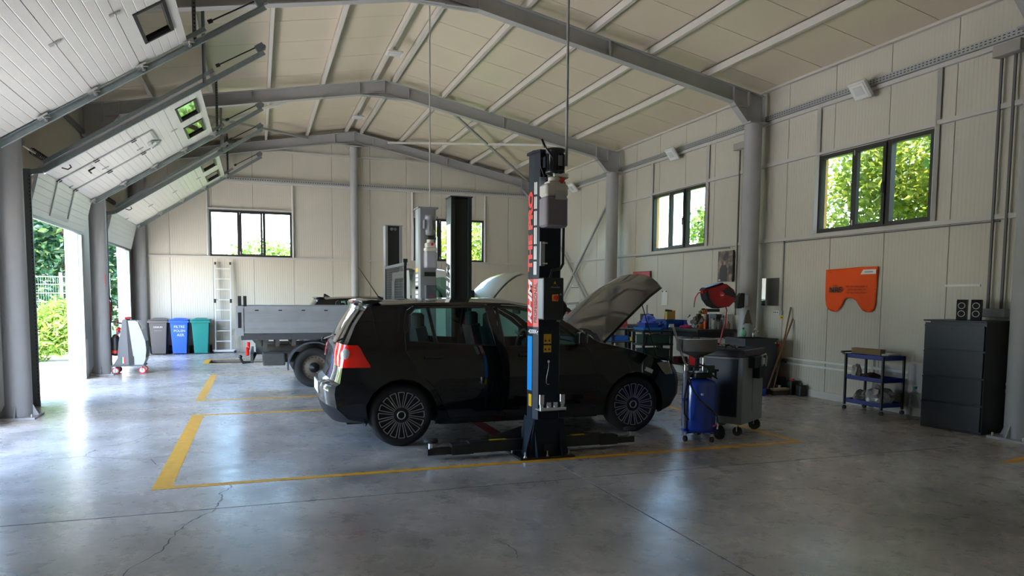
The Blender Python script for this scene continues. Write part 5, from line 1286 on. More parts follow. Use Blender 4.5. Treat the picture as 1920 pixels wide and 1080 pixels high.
for x in (-2.535,-2.085):
    for y in (15.11,15.43):
        b = MB(); b.cyl((x,y-.018,.062),(x,y+.018,.062),.062,n=22); w_ = b.build('castor_wheel', mat('red castor rim', (.65,.03,.03), .4), ac)
        MB().cyl((x,y-.020,.062),(x,y+.020,.062),.044,n=20).build('wheel_disc', M_white, w_)
        MB().bar((x,y-.026,.05),(x-.01,y-.026,.14),.03,.005,up=(1,0,0)).bar((x,y+.026,.05),(x-.01,y+.026,.14),.03,.005,up=(1,0,0)).build('castor_fork', M_galvl, ac)
# fire point on the middle column
fe = thing('fire_extinguisher', 'red fire extinguisher hanging behind the middle left column', 'fire extinguisher', (-2.66, 15.34, .95))
MB().lathe([(.0,.95),(.065,.955),(.07,1.0),(.07,1.32),(.04,1.38),(.02,1.40),(0,1.40)], (-2.675,15.36,0), n=20).build('cylinder', M_red, fe)
b = MB(); b.tube([(-2.675,15.36,1.42),(-2.62,15.3,1.44),(-2.59,15.28,1.35),(-2.585,15.28,1.15)], .010, 6); b.rbox((-2.675,15.36,1.42),(.05,.03,.05)); b.build('hose', M_black, fe)
b = MB().rbox((-2.655, 14.9995, 1.74), (.05, .003, .2)); 
sg = b.build('fire_sign', M_red, None, 'small red fire extinguisher sign on the middle left column', 'sign')
sg_ = MB().rbox((-2.662, 14.9965, 1.775), (.014, .002, .085)).rbox((-2.655, 14.9965, 1.665), (.03, .002, .012)).build('pictogram', M_lwhite, sg)
pl = MB(); pl.rnd(-2.945,-2.90,14.42,14.78,.0,.68,.02); pl.build('kick_plate', M_door, None, 'cream kick plate low on the wall beside the middle column', 'panel')
pl = MB(); pl.rnd(-2.945,-2.90,9.42,9.86,.0,.68,.02); pl.build('kick_plate', M_door, None, 'cream kick plate low on the wall at the left picture edge', 'panel')
# ============================================================ RIGHT SIDE OBJECTS
M_navy = mat('dark blue grey panel', (.022,.026,.040), .45); M_cabg = mat('grey blue cabinet steel', (.28,.31,.34), .38, noise=.05)
# ---- oil drainer
od = thing('oil_drainer', 'blue wheeled waste oil drainer with steel funnel, in front of the tool cabinet', 'oil drainer', (4.39, 6.52, 0))
cx, cy = 4.405, 6.54
b = MB(); b.lathe([(0,.075),(.12,.08),(.165,.10),(.178,.13),(.178,.58),(.165,.62),(.12,.645),(.05,.655),(0,.655)], (cx,cy,0), n=36); tn = b.build('tank', M_blue, od)
b = MB(); b.cyl((cx-.08,cy-.165,.50),(cx-.08,cy-.19,.50),.012,n=10); b.build('plug', M_alu, tn)
b = MB(); b.cyl((cx+.11,cy-.14,.16),(cx+.11,cy-.19,.16),.011,n=10).cyl((cx+.11,cy-.18,.13),(cx+.11,cy-.18,.24),.012,n=10); b.build('drain_valve', M_chrome, tn)
MB().cyl((cx+.085,cy-.17,.165),(cx+.06,cy-.19,.165),.012,n=10).build('valve_knob', M_red, tn)
b = MB(); b.cyl((cx-.19,cy-.03,.06),(cx-.19,cy-.03,.74),.026,n=14); b.build('sight_tube', mat('milky sight tube', (.20,.21,.26), .25), od)
for z in (.10,.42): MB().cyl((cx-.19,cy-.03,z),(cx-.19,cy-.03,z+.03),.028,n=14).build('tube_band', M_blue, od)
b = MB(); b.cyl((cx-.19,cy-.03,.74),(cx-.19,cy-.03,.80),.028,n=12); b.build('tube_collar', M_chrome, od)
b = MB()
for dx, dy in ((0,0),(.022,.01)): b.cyl((cx-.19+dx,cy-.03+dy,.76),(cx-.36+dx,cy-.02+dy,1.20),.006,n=8)
b.rbox((cx-.37,cy-.02,1.21),(.05,.02,.03)); b.build('suction_probe', M_chrome, od)
b = MB(); b.cyl((cx+.06,cy+.02,.65),(cx+.06,cy+.02,.90),.022,n=14); b.cyl((cx+.06,cy+.02,.70),(cx+.06,cy+.02,.72),.04,n=14); b.build('funnel_pole', M_chrome, od)
b = MB(); b.lathe([(.028,.86),(.05,.875),(.205,.94),(.212,.95),(.212,1.065),(.218,1.07),(.205,1.072),(.205,.96),(.05,.90),(0,.89)], (cx-.03,cy+.02,0), n=40, close=False); fn_ = b.build('funnel', mat('worn grey steel bowl', (.26,.25,.23), .32, .65, noise=.1), od)
MB().tube([(cx-.05+.05*cos(t), cy+.02, 1.065+.035*sin(t)) for t in [pi*k/8 for k in range(9)]], .005, 6).build('strainer_handle', M_black, fn_)
b = MB(); b.rnd(cx-.12,cx+.09,cy-.11,cy+.06,.66,.72,.02); b.build('tool_tray', M_black, od)
MB().rnd(cx-.01,cx+.08,cy-.16,cy-.07,.72,.80,.012).build('pump_unit', mat('dark green housing', (.02,.05,.04), .4), od)
b = MB(); b.cyl((cx+.13,cy-.1,.66),(cx+.13,cy-.1,.73),.012,n=10).cyl((cx+.13,cy-.1,.73),(cx+.13,cy-.1,.75),.03,n=12); b.build('valve', M_black, od)
for pts in ([(cx-.06,cy-.12,.78),(cx-.16,cy-.16,.77),(cx-.24,cy-.14,.66),(cx-.26,cy-.12,.45),(cx-.25,cy-.12,.30),(cx-.19,cy-.10,.23)],
            [(cx-.19,cy-.08,.68),(cx-.21,cy-.2,.55),(cx-.14,cy-.24,.44),(cx-.02,cy-.24,.36),(cx+.08,cy-.22,.27),(cx+.105,cy-.2,.20)],
            [(cx-.10,cy-.10,.82),(cx-.02,cy-.16,.78),(cx+.02,cy-.19,.70),(cx+.10,cy-.17,.66)]):
    MB().tube(pts, .010, 8).build('hose', M_black, od)
b = MB()
for a in (200, 275, 335, 60):
    b.bar((cx, cy, .085), (cx+cos(radians(a))*.22, cy+sin(radians(a))*.22, .09), .04, .02)
b.build('base_frame', M_blue, od)
for a in (200, 275):
    x, y = cx+cos(radians(a))*.22, cy+sin(radians(a))*.22
    w_ = MB().cyl((x-.012,y,.03),(x+.012,y,.03),.03,n=16).build('castor_wheel', M_rubber, od); MB().bar((x-.015,y,.03),(x-.015,y,.085),.02,.004,up=(0,1,0)).cyl((x,y,.065),(x,y,.09),.014,n=10).build('castor_fork', M_chrome, w_)
for a in (335, 60):
    x, y = cx+cos(radians(a))*.22, cy+sin(radians(a))*.22
    MB().cyl((x-.02,y,.075),(x+.02,y,.075),.075,n=24).build('wheel', M_rubber, od)

# ---- tool cabinet (rotated)
tc = thing('tool_cabinet', 'grey steel tool cabinet on castors with dark blue door, right of the oil drainer', 'cabinet', (4.9, 6.472, 0), radians(32))
W, D, z0, z1 = .62, .50, .13, .94     # local x to the right, y to the back
def lb(*a, **k): return MB().box(*a)
MB().box(0,W,0,D,z0,z1-.08).build('carcass', M_cabg, tc, world=False, bevel=.006)
MB().box(-.012,-.001,.055,D-.06,z0+.08,z1-.10).build('door', M_navy, tc, world=False)
MB().box(-.03,-.012,.35,.40,.46,.62).build('door_latch', M_black, tc, world=False)
MB().rnd(-.02,W+.01,-.02,D+.02,z1-.08,z1,.015).build('top_tray', M_navy, tc, world=False)
MB().rnd(.02,W-.03,.03,D-.03,z1,z1+.006,.02).build('rubber_mat', M_rubber, tc, world=False)
b = MB()
for k, (x, y, l, a) in enumerate(((.10,.12,.18,.5),(.22,.3,.22,1.9),(.40,.15,.2,2.6),(.46,.32,.15,.2),(.30,.10,.12,1.2))): b.bar((x,y,z1+.012),(x+cos(a)*l,y+sin(a)*l*.6,z1+.014),.018,.012)
b.build('loose_tools', M_blackm, tc, world=False, kind='stuff')
MB().tube([(.12,.25,z1+.02),(.22,.33,z1+.035),(.34,.30,z1+.03),(.42,.36,z1+.02)], .014, 8).build('belt', mat('brown leather', (.10,.06,.03), .6), tc, world=False)
MB().box(.30,.304,-.003,-.001,.25,z1-.15).build('side_seam', M_black, tc, world=False)
MB().box(.16,.36,-.07,-.001,.74,.86).build('side_box', M_navy, tc, world=False); MB().box(.28,.44,-.08,-.001,.62,.75).build('side_box', M_black, tc, world=False); MB().box(.34,.42,-.09,-.005,.77,.84).build('paper_tag', mat('grey white label', (.5,.5,.52), .5), tc, world=False)
MB().tube([(.40,-.05,.86),(.46,-.08,.88),(.52,-.07,.84),(.53,-.06,.74)], .007, 6).build('cable', M_alu, tc, world=False)
for x, y, r in ((.05,.06,.05),(.05,D-.05,.05),(W-.06,.06,.065),(W-.06,D-.05,.065)):
    w_ = MB().cyl((x-.015,y,r),(x+.015,y,r),r,n=20).build('castor_wheel', M_rubber, tc, world=False); MB().bar((x-.02,y,r),(x-.02,y,z0),.035,.005,up=(0,1,0)).bar((x+.02,y,r),(x+.02,y,z0),.035,.005,up=(0,1,0)).build('castor_fork', M_galvl, w_, world=False)

# ---- sink
sk_ = thing('utility_sink', 'dark grey utility sink unit at the foot of the steel column', 'sink', (7.42, 9.6, 0))
b = MB(); b.box(7.10,7.12,9.34,9.86,0,.86).box(7.68,7.70,9.34,9.86,0,.86).box(7.12,7.68,9.84,9.86,0,.86).box(7.12,7.68,9.34,9.36,.05,.86).box(7.12,7.68,9.36,9.84,.62,.64); b.build('sink_cabinet', mat('dark grey sink plastic', (.045,.05,.058), .5), sk_)
b = MB(); b.box(7.09,7.71,9.33,9.36,.84,.87).box(7.09,7.71,9.83,9.88,.84,.87).box(7.09,7.12,9.36,9.83,.84,.87).box(7.68,7.71,9.36,9.83,.84,.87); b.build('sink_rim', mat('dark grey sink rim', (.05,.055,.065), .4), sk_)
MB().cyl((7.66,9.335,.80),(7.66,9.325,.80),.012,n=12).build('screw_cap', M_white, sk_)
b = MB(); b.cyl((7.60,9.80,.87),(7.60,9.80,.93),.022,n=14).tube([(7.60,9.80,.93),(7.60,9.78,.98),(7.59,9.70,.985),(7.59,9.66,.95)], .011, 8).bar((7.60,9.8,.98),(7.64,9.78,1.03),.02,.012); b.build('tap', M_chrome, sk_)
sb_ = thing('soap_bottle', 'pale green soap bottle with dark green cap on the sink rim', 'bottle', (7.44, 9.85, .87))
MB().lathe([(0,.87),(.04,.872),(.055,.91),(.055,.95),(.035,.985),(.018,.992),(0,.992)], (7.44,9.852,0), n=18).build('bottle_body', mat('pale green plastic', (.25,.62,.42), .35), sb_)
MB().cyl((7.44,9.852,.992),(7.44,9.852,1.02),.018,n=12).build('bottle_cap', mat('dark green plastic', (.0,.15,.05), .4), sb_)

# ---- hose reel on the column
hr = thing('hose_reel', 'red and black air hose reel on a bracket beside the steel column', 'hose reel', (7.0, 9.85, 1.5))
b = MB(); P_ = [(6.67,1.60),(6.70,1.645),(6.98,1.73),(7.06,1.72),(7.20,1.63),(7.235,1.55),(7.21,1.44),(7.12,1.36),(6.90,1.345),(6.80,1.39),(6.72,1.50)]
b.prism(P_, 'Y', 9.80, 9.94); b.build('reel_case', mat('dark red reel plastic', (.33,.008,.012), .35, coat=.3), hr, bevel=.02)
b = MB(); b.prism([(6.64,1.61),(6.68,1.66),(6.98,1.745),(7.01,1.72),(6.70,1.63)], 'Y', 9.80, 9.94); b.prism([(6.70,1.62),(6.74,1.50),(6.81,1.40),(6.90,1.355),(7.05,1.355),(6.90,1.33),(6.79,1.37),(6.70,1.47),(6.67,1.56)], 'Y', 9.785, 9.95); b.build('case_edge', M_black, hr)
b = MB(); b.prism([(7.0,1.62),(7.10,1.69),(7.225,1.57),(7.225,1.50),(7.10,1.54),(6.98,1.56),(6.93,1.54)], 'Y', 9.793, 9.80); b.build('dark_insert', M_black, hr)
c_ = MB().cyl((6.97,9.80,1.54),(6.97,9.788,1.54),.055,n=24).build('hub_disc', M_red, hr); MB().box(6.945,6.995,9.7862,9.788,1.535,1.548).build('emblem', M_lwhite, c_)
b = MB(); b.cyl((6.68,9.87,1.60),(6.65,9.87,1.595),.03,n=12).tube([(6.65,9.87,1.595),(6.58,9.87,1.57),(6.53,9.87,1.50),(6.515,9.87,1.42)], .009, 8); b.build('hose_end', M_red, hr)
MB().cyl((6.515,9.87,1.42),(6.51,9.87,1.35),.008,n=8).build('coupling', M_blackm, hr)
b = MB(); b.tube([(7.10,9.87,1.37),(7.125,9.87,1.30),(7.10,9.87,1.1),(7.06,9.88,.95),(7.03,9.88,.80),(7.03,9.88,.3),(7.02,9.88,.02)], .011, 8); b.build('feed_hose', mat('crimson hose', (.42,.01,.05), .4), hr)
b = MB(); b.bar((7.22,9.87,1.50),(7.36,9.9,1.46),.05,.10).prism([(7.33,1.33),(7.40,1.33),(7.45,1.36),(7.45,1.58),(7.40,1.58),(7.33,1.5)], 'Y', 9.87, 9.95).rbox((7.45,9.93,1.46),(.02,.12,.24)); b.build('wall_bracket', M_black, hr)
MB().bar((7.45,9.93,1.46),(7.58,10.0,1.46),.1,.2).build('column_clamp', M_blackm, hr)
tw = thing('rag', 'beige rag hanging on the steel column below the hose reel', 'rag', (7.58, 9.95, 1.2))
b = MB(); g = []
for j in range(6):
    z = 1.31-.045*j; row = []
    for i in range(7):
        u = (i-3)/3; wdt = .015+.075*(j/5)**.7; row.append((7.585+u*wdt, 9.945-.012*cos(u*7+j)-.01, z-(.03 if i in (0,6) else 0)*j/5))
    g.append(row)
vs = [p for r in g for p in r]; b.add(vs, [(a*7+i,(a+1)*7+i,(a+1)*7+i+1,a*7+i+1) for a in range(5) for i in range(6)], True); rg = b.build('cloth', mat('beige cloth', (.26,.23,.18), .9), tw); rg.modifiers.new('s','SOLIDIFY').thickness = .004

# ---- things on the right wall
mr = thing('wall_mirror', 'frameless rectangular mirror on the right wall past the column', 'mirror', (7.97, 9.88, 1.6))
MB().box(7.966,7.976,9.665,10.09,1.378,1.83).build('mirror_plate', mat('mirror silver', (.8,.82,.82), .02, 1.0), mr)
b = MB(); b.bar((7.965,9.66,2.42),(7.965,9.59,1.27),.018,.022,up=(0,1,0)); b = MB().box(7.955,7.978,9.575,9.60,1.28,2.42)
b.build('conduit', mat('grey conduit', (.33,.34,.34), .5), None, 'thin grey conduit dropping from the girt to the wall socket', 'conduit')
so2 = thing('wall_socket', 'white double socket with grey switch beside it on the right wall', 'socket', (7.97, 9.66, 1.27))
MB().rnd(7.945,7.978,9.62,9.76,1.235,1.305,.008).build('socket_plate', M_white, so2); MB().rnd(7.94,7.978,9.555,9.62,1.23,1.30,.008).build('switch_box', M_steel, so2)
for y in (9.655, 9.70, 9.74): MB().cyl((7.945,y,1.27),(7.9435,y,1.27),.012,n=12).build('socket_hole', M_black, so2)
ys_ = MB().box(7.976,7.979,9.555,9.635,1.165,1.215).build('warning_sticker', M_lyel, None, 'small yellow sticker under the wall socket', 'sticker'); MB().box(7.974,7.9755,9.57,9.60,1.18,1.20).build('print_mark', M_lblack, ys_)
ys_ = MB().box(7.976,7.979,10.62,10.71,1.30,1.36).build('warning_sticker', M_lyel, None, 'small yellow sticker on the wall behind the workbench end', 'sticker'); MB().box(7.974,7.9755,10.635,10.665,1.315,1.345).build('print_mark', M_lblack, ys_)
# poster
ps = thing('poster', 'dark brown fashion style poster hanging below the girt next to the column', 'poster', (7.95, 11.08, 2.08))
m = bpy.data.materials.new('poster print'); m.use_nodes = True; n = m.node_tree.nodes; L = m.node_tree.links; b_ = n['Principled BSDF']; b_.inputs['Roughness'].default_value = .35
g_ = n.new('ShaderNodeNewGeometry'); t_ = n.new('ShaderNodeTexNoise'); t_.inputs['Scale'].default_value = 7; t_.inputs['Detail'].default_value = 6; L.new(g_.outputs['Position'], t_.inputs['Vector'])
cr_ = n.new('ShaderNodeValToRGB'); L.new(t_.outputs[0], cr_.inputs[0]); e = cr_.color_ramp.elements; e[0].position = .38; e[0].color = (.03,.022,.018,1); e[1].position = .68; e[1].color = (.42,.30,.23,1); q = e.new(.5); q.color = (.14,.09,.065,1); L.new(cr_.outputs[0], b_.inputs[0])
MB().box(7.930,7.938,10.86,11.29,1.79,2.34).build('print', m, ps); MB().box(7.938,7.95,10.845,10.862,1.785,2.345).build('edge', M_black, ps)
b = MB().prism([(11.22,1.80),(11.02,1.80),(11.01,2.02),(11.05,2.09),(11.18,2.09),(11.23,2.02)], 'X', 7.928, 7.9298); b.build('figure_print', mat('dark coat print', (.035,.03,.026), .5), ps)
b = MB().prism([(11.09+.03*cos(t), 2.125+.04*sin(t)) for t in [2*pi*k/10 for k in range(10)]], 'X', 7.928, 7.9298); b.build('figure_print', mat('skin print', (.40,.25,.18), .5), ps)
MB().box(7.927,7.9298,11.20,11.26,1.812,1.83).build('print_mark', M_lwhite, ps)
rb = thing('seat_pad', 'flat red padded square with black edging pinned to the right wall', 'pad', (7.97, 14.1, 1.95))
MB().rnd(7.945,7.97,13.72,14.50,1.78,2.065,.008).build('edging', M_black, rb)
for a, c in ((13.74,14.10),(14.11,14.48)): MB().box(7.938,7.945,a,c,1.80,2.05).build('red_panel', mat('bright red vinyl', (.62,.02,.025), .45), rb)
cp = thing('clipboard_paper', 'white sheet of paper pinned to the right wall above the workbench', 'paper', (7.975, 13.2, 1.48))
MB().add([(7.962,13.28,1.34),(7.97,13.06,1.345),(7.974,13.05,1.635),(7.972,13.28,1.64)], [(0,1,2,3)]).build('sheet', M_white, cp)
for y in (13.10,13.25): MB().cyl((7.972,y,1.625),(7.955,y,1.625),.012,n=10).build('pin', M_black, cp)
sg = thing('wall_sign', 'small white printed notice behind the crossed bracing', 'sign', (7.975, 17.7, 1.8)); MB().box(7.972,7.977,17.38,17.92,1.74,1.83).build('plate', M_white, sg); MB().box(7.970,7.9715,17.38,17.92,1.735,1.752).build('black_bar', M_lblack, sg)
b = MB()
for z in (1.775,1.805): b.box(7.970,7.9715,17.48,17.80,z,z+.010)
b.build('printed_lines', M_lblack, sg)
# orange wing cover
ov = thing('wing_cover', 'orange fabric wing cover with black NRF print hanging on the right wall', 'workshop cover', (7.96, 8.15, 1.6))
OV = [(8.62,1.925),(8.30,1.935),(8.0,1.945),(7.68,1.94),(7.69,1.80),(7.70,1.50),(7.705,1.42),(7.73,1.345),(7.78,1.315),(7.86,1.315),(7.92,1.34),(7.97,1.40),(8.02,1.47),(8.08,1.505),(8.16,1.51),(8.22,1.505),(8.26,1.48),(8.30,1.41),(8.35,1.345),(8.42,1.31),(8.50,1.315),(8.57,1.345),(8.605,1.40),(8.62,1.50),(8.62,1.7)]
mb0 = MB(); side_patch(mb0, OV, [], lambda x, z: 0, sides=(-1,), step=.04)
b = MB(); b.add([(7.955-.012*sin(v[0]*9+v[2]*3)-.006*sin(v[0]*23)*(2-v[2]), v[0], v[2]) for v in mb0.v], [tuple(f) for f in mb0.f], True)
oc = b.build('cloth', mat('hi vis orange fabric', (1.0,.10,.003), .75, noise=.05), ov); oc.modifiers.new('s','SOLIDIFY').thickness = .006
fx = 7.928
text_bm('NRF', .105, frame((fx,8.41,1.625),(0,-1,0),(0,0,1)), bold=.004, sx=1.25).build('lettering', M_lblack, ov, label='black letters NRF')
b = MB()
for k in range(3): b.cyl((fx,8.445-k*.03,1.69),(fx+.001,8.445-k*.03,1.69),.008,n=8)
b.build('print_dots', M_lblack, ov)
for z, t in ((1.675,'NRF is the leading supplier of'),(1.632,'a full line aftermarket and'),(1.588,'a full range cooling solutions')):
    text_bm(t, .042, frame((fx,8.02,z),(0,-1,0),(0,0,1)), sx=.78).build('lettering', mat('faded print', (.22,.03,.01), .7), ov)
MB().add([(fx,7.955,1.84),(fx,7.69,1.84),(fx,7.685,1.905),(fx,7.91,1.905)], [(0,1,2,3)]).build('white_patch', M_lwhite, ov)
MB().box(fx-.002,fx-.001,7.74,7.88,1.865,1.878).build('print_mark', mat('grey print', (.3,.3,.3), .7), ov)
text_bm('NRF', .022, frame((fx,8.52,1.885),(0,-1,0),(0,0,1))).build('lettering', mat('faded print', (.22,.03,.01), .7), ov)
MB().box(7.966,7.979,6.20,6.66,1.655,1.682).build('magnetic_strip', M_white, None, 'short white strip fixed to the right wall above the filing cabinet', 'strip')
# trunking, conduits and boxes
for z, lb_ in ((.535,'upper'),(.455,'lower')): MB().box(7.948,7.979,5.3,9.62,z,z+.035).build('cable_trunking', M_white, None, '%s of two white cable trunkings running low along the right wall' % lb_, 'trunking')
M_cond = mat('dark grey conduit', (.12,.12,.12), .5)
for y, nm in ((6.06,'farther'),(5.90,'nearer')): MB().box(7.915,7.935,y-.014,y+.014,1.40,4.27).build('conduit', M_cond, None, '%s dark conduit running up the wall above the filing cabinet' % nm, 'conduit')
jb = MB(); jb.rnd(7.82,7.93,5.78,6.10,4.20,4.33,.01); jb.build('junction_box', mat('beige junction box', (.36,.35,.32), .5), None, 'beige junction box at the top of the two dark conduits', 'junction box')
jb = MB(); jb.rnd(7.90,7.979,5.84,6.12,1.30,1.40,.01); jb.build('junction_box', M_cabg, None, 'grey junction box on the wall just above the filing cabinet', 'junction box')
for y, nm in ((10.73,'left'),(10.62,'right')): MB().box(7.915,7.935,y-.012,y+.012,1.2,4.05).build('conduit', M_cond, None, '%s one of two grey conduits climbing beside the steel column' % nm, 'conduit')
jb = MB(); jb.rnd(7.84,7.93,10.52,10.82,4.05,4.16,.01); jb.build('junction_box', mat('beige junction box', (.36,.35,.32), .5), None, 'beige junction box under the cable tray left of the column', 'junction box')
MB().box(7.955,7.972,6.0,9.6,2.385,2.40).box(7.955,7.972,9.585,9.60,2.39,2.42).build('wall_cable', M_cond, None, 'dark cable clipped under the lower wall girt below the near window', 'cable')
MB().box(7.955,7.972,11.0,14.4,2.385,2.40).build('wall_cable', M_cond, None, 'dark cable clipped under the lower wall girt below the far window', 'cable')
# flood lamps
M_lens = mat('frosted lamp lens', (.62,.66,.66), .25); M_lbody = mat('white lamp housing', (.70,.70,.68), .4)
def flood(label, y, z=4.33):
    r = thing('flood_lamp', label, 'lamp', (7.78, y, z), 0, 'flood lamps along the right wall')
    M_ = Matrix.Translation((0,0,0)) @ Matrix.Rotation(radians(-38), 4, 'Y')
    def put(mb, nm, mt): mb.v = [tuple(M_ @ Vector(v)) for v in mb.v]; return mb.build(nm, mt, r, world=False)
    h = put(MB().rnd(-.03,.03,-.15,.15,-.13,.13,.02), 'lamp_housing', M_lbody)
    put(MB().box(-.036,-.03,-.12,.12,-.10,.10), 'lens_rim', M_white); put(MB().box(-.040,-.036,-.075,.075,-.06,.06), 'lens', M_lens)
    MB().bar((.02,-.12,0),(.17,-.12,.04),.02,.006).bar((.02,.12,0),(.17,.12,.04),.02,.006).bar((.17,-.12,.04),(.17,.12,.04),.02,.006).build('lamp_bracket', M_galvpost, r, world=False)
    return r
f0 = flood('white flood lamp on the right wall tray above the near window', 7.95)
dup(f0, (7.78, 12.7, 4.33), label='white flood lamp on the right wall tray above the farther window')
dup(f0, (7.78, 17.5, 4.33), label='white flood lamp on the right wall in the back bay')
def ceil_lamp(label, x, y, z, lean):
    r = thing('ceiling_lamp', label, 'lamp', (x, y, z), 0, 'flat lamps under the ridge')
    MB().rnd(-.14,.14,-.11,.11,-.02,.02,.02).build('lamp_housing', M_lbody, r, world=False); MB().box(-.11,.11,-.08,.08,-.026,-.02).build('lens', M_lens, r, world=False)
    MB().bar((0,0,.02),(lean,.02,.12),.02,.01).bar((.06,0,.02),(lean+.04,.02,.12),.01,.01).build('lamp_bracket', M_galvl, r, world=False)
ceil_lamp('small flat lamp under the ridge purlin of the middle bay', 2.33, 12.95, 5.715, 0); ceil_lamp('small flat lamp under the ridge purlin of the back bay', 2.33, 17.8, 5.715, 0)

# ---- blue tool trolley
tr = thing('tool_trolley', 'blue and black three tier trolley by the right wall under the orange cover', 'trolley', (7.72, 7.44, 0))
M_tb = mat('royal blue tray', (.008,.03,.30), .4)
x0, x1, y0, y1 = 7.53, 7.88, 7.12, 7.74
for z in (.10, .42, .71):
    b = MB(); b.box(x0,x1,y0,y1,z,z+.006).box(x0,x0+.005,y0,y1,z,z+.055).box(x1-.005,x1,y0,y1,z,z+.055).box(x0,x1,y0,y0+.005,z,z+.055).box(x0,x1,y1-.005,y1,z,z+.055); b.build('tray', M_tb, tr)
for x in (x0,x1):
    for y in (y0,y1):
        MB().box(x-.014,x+.014,y-.012,y+.012,.07,.765).build('trolley_post', M_black, tr)
        w_ = MB().cyl((x-.012,y,.03),(x+.012,y,.03),.03,n=16).build('castor_wheel', M_rubber, tr); MB().cyl((x,y,.055),(x,y,.075),.012,n=8).bar((x-.015,y,.03),(x-.015,y,.06),.02,.004,up=(0,1,0)).build('castor_fork', M_chrome, w_)
MB().bar((x0,y1+.02,.75),(x0,y1+.09,.78),.02,.02).bar((x1,y1+.02,.75),(x1,y1+.09,.78),.02,.02).bar((x0,y1+.09,.78),(x1,y1+.09,.78),.02,.02).build('push_handle', M_blackm, tr)
fb = MB(); fb.rbox((7.64,7.48,.805),(.09,.46,.075),(0,.0,.05)); fb.build('foam_block', mat('tan packing foam', (.30,.21,.10), .9, noise=.25, nscale=30, bump=.4), None, 'long tan block lying on top of the blue trolley', 'block')
b = MB(); b.rbox((7.74,7.36,.778),(.24,.40,.02),(0,0,.1)); b.build('folded_cloth', mat('white cloth', (.62,.62,.60), .9, bump=.3), None, 'folded white cloth on the trolley top behind the tan block', 'cloth')
def crumple(name, c, sz, m, label, cat, seed, n_=16):
    r = random.Random(seed); bm = bmesh.new(); bmesh.ops.create_icosphere(bm, subdivisions=3, radius=1)
    for v in bm.verts:
        k = 1+r.uniform(-.16,.16)+.12*sin(v.co.x*5+seed)*cos(v.co.y*6); v.co = Vector((v.co.x*sz[0]*k, v.co.y*sz[1]*k, max(-.55, v.co.z)*sz[2]*k))
    zmin = min(v.co.z for v in bm.verts)
    for v in bm.verts: v.co.z -= zmin
    me = bpy.data.meshes.new(name); bm.to_mesh(me); bm.free(); me.materials.append(m)
    o = bpy.data.objects.new(name, me); COL.objects.link(o); o.location = c; tag(o, label, cat); return o
M_bag = mat('translucent plastic bag', (.42,.42,.43), .25, noise=.3, nscale=15)
crumple('plastic_bag', (7.70,7.32,.107), (.15,.17,.15), M_bag, 'crumpled grey plastic bag on the lowest trolley tray, right side', 'bag', 3)
crumple('plastic_bag', (7.68,7.57,.107), (.13,.10,.10), mat('pale bag', (.30,.30,.30), .25, noise=.3, nscale=15), 'darker crumpled bag on the lowest trolley tray, left side', 'bag', 5)
crumple('plastic_bag', (7.62,7.64,.427), (.06,.06,.12), mat('cream bag', (.5,.48,.44), .4), 'small pale crumpled bag on the middle trolley tray', 'bag', 8)
crumple('leather_gloves', (7.68,7.45,.427), (.09,.12,.06), mat('dark red brown leather', (.05,.015,.012), .5), 'dark brown bundle on the middle trolley tray', 'bundle', 9)
MB().box(7.60,7.74,7.22,7.30,.427,.44).build('red_booklet', M_red, None, 'small red item beside the dark bundle on the middle tray', 'booklet')
bt = thing('water_bottle', 'large clear water bottle with blue cap between trolley and filing cabinet', 'bottle', (7.72, 6.80, 0))
MB().lathe([(0,.0),(.075,.005),(.08,.03),(.078,.05),(.082,.07),(.078,.09),(.082,.12),(.078,.15),(.082,.18),(.078,.21),(.08,.26),(.05,.33),(.022,.36),(.022,.385),(0,.386)], (7.72,6.80,0), n=24).build('bottle_body', glassy('clear bottle plastic', (.80,.83,.85), .15, 1.3), bt)
MB().cyl((7.72,6.80,.385),(7.72,6.80,.415),.027,n=14).build('bottle_cap', mat('sky blue cap', (.05,.35,.55), .4), bt)
MB().rnd(7.86,7.94,6.62,7.06,.30,.70,.04,3).build('plastic_tub', mat('pale translucent tub', (.45,.46,.46), .35), None, 'pale plastic tub against the wall behind the blue trolley', 'tub')
# ---- filing cabinet
fc = thing('filing_cabinet', 'dark charcoal four drawer filing cabinet at the right edge', 'filing cabinet', (7.506, 5.746, 0), radians(8.4))
M_fc = mat('charcoal enamel', (.024,.027,.034), .42, coat=.1, noise=.08, nscale=4)
MB().box(.022,.476,0,.70,.0,1.25).build('carcass', M_fc, fc, world=False, bevel=.004)
for k in range(4):
    z = .03+k*.30; d_ = MB().box(0,.022,.012,.688,z,z+.278).build('drawer', M_fc, fc, world=False, bevel=.003); MB().box(-.006,.003,.012,.688,z+.262,z+.278).build('drawer_lip', M_fc, d_, world=False)
MB().cyl((0,.36,1.165),(-.006,.36,1.165),.009,n=10).build('lock', M_chrome, fc, world=False); MB().box(-.002,0,.62,.68,1.235,1.247).build('badge', M_alu, fc, world=False)
MB().box(-.008,.478,-.006,.706,1.25,1.266).build('top_plate', M_fc, fc, world=False, bevel=.003)
def speaker(x, y, label):
    r = thing('desk_speaker', label, 'speaker', (x, y, 1.266), radians(32), 'speakers on the filing cabinet')
    b = MB(); b.prism([(0,0),(.11,0),(.135,.23),(.02,.235),(-.004,.20)], 'Y', -.05, .05); b.v = [(v[0]-.04, v[1], v[2]) for v in b.v]
    bb = b.build('speaker_body', M_black, r, world=False, bevel=.006)
    for z, rr in ((.165,.036),(.075,.036)):
        xx = -.04+.00-(z/.2*.004)-.001
        MB().cyl((xx,0,z),(xx-.004,0,z),rr,n=24).build('driver_ring', M_lwhite, r, world=False); MB().cyl((xx-.002,0,z),(xx-.006,0,z),rr*.82,n=24).build('driver_cone', M_black, r, world=False)
    return r
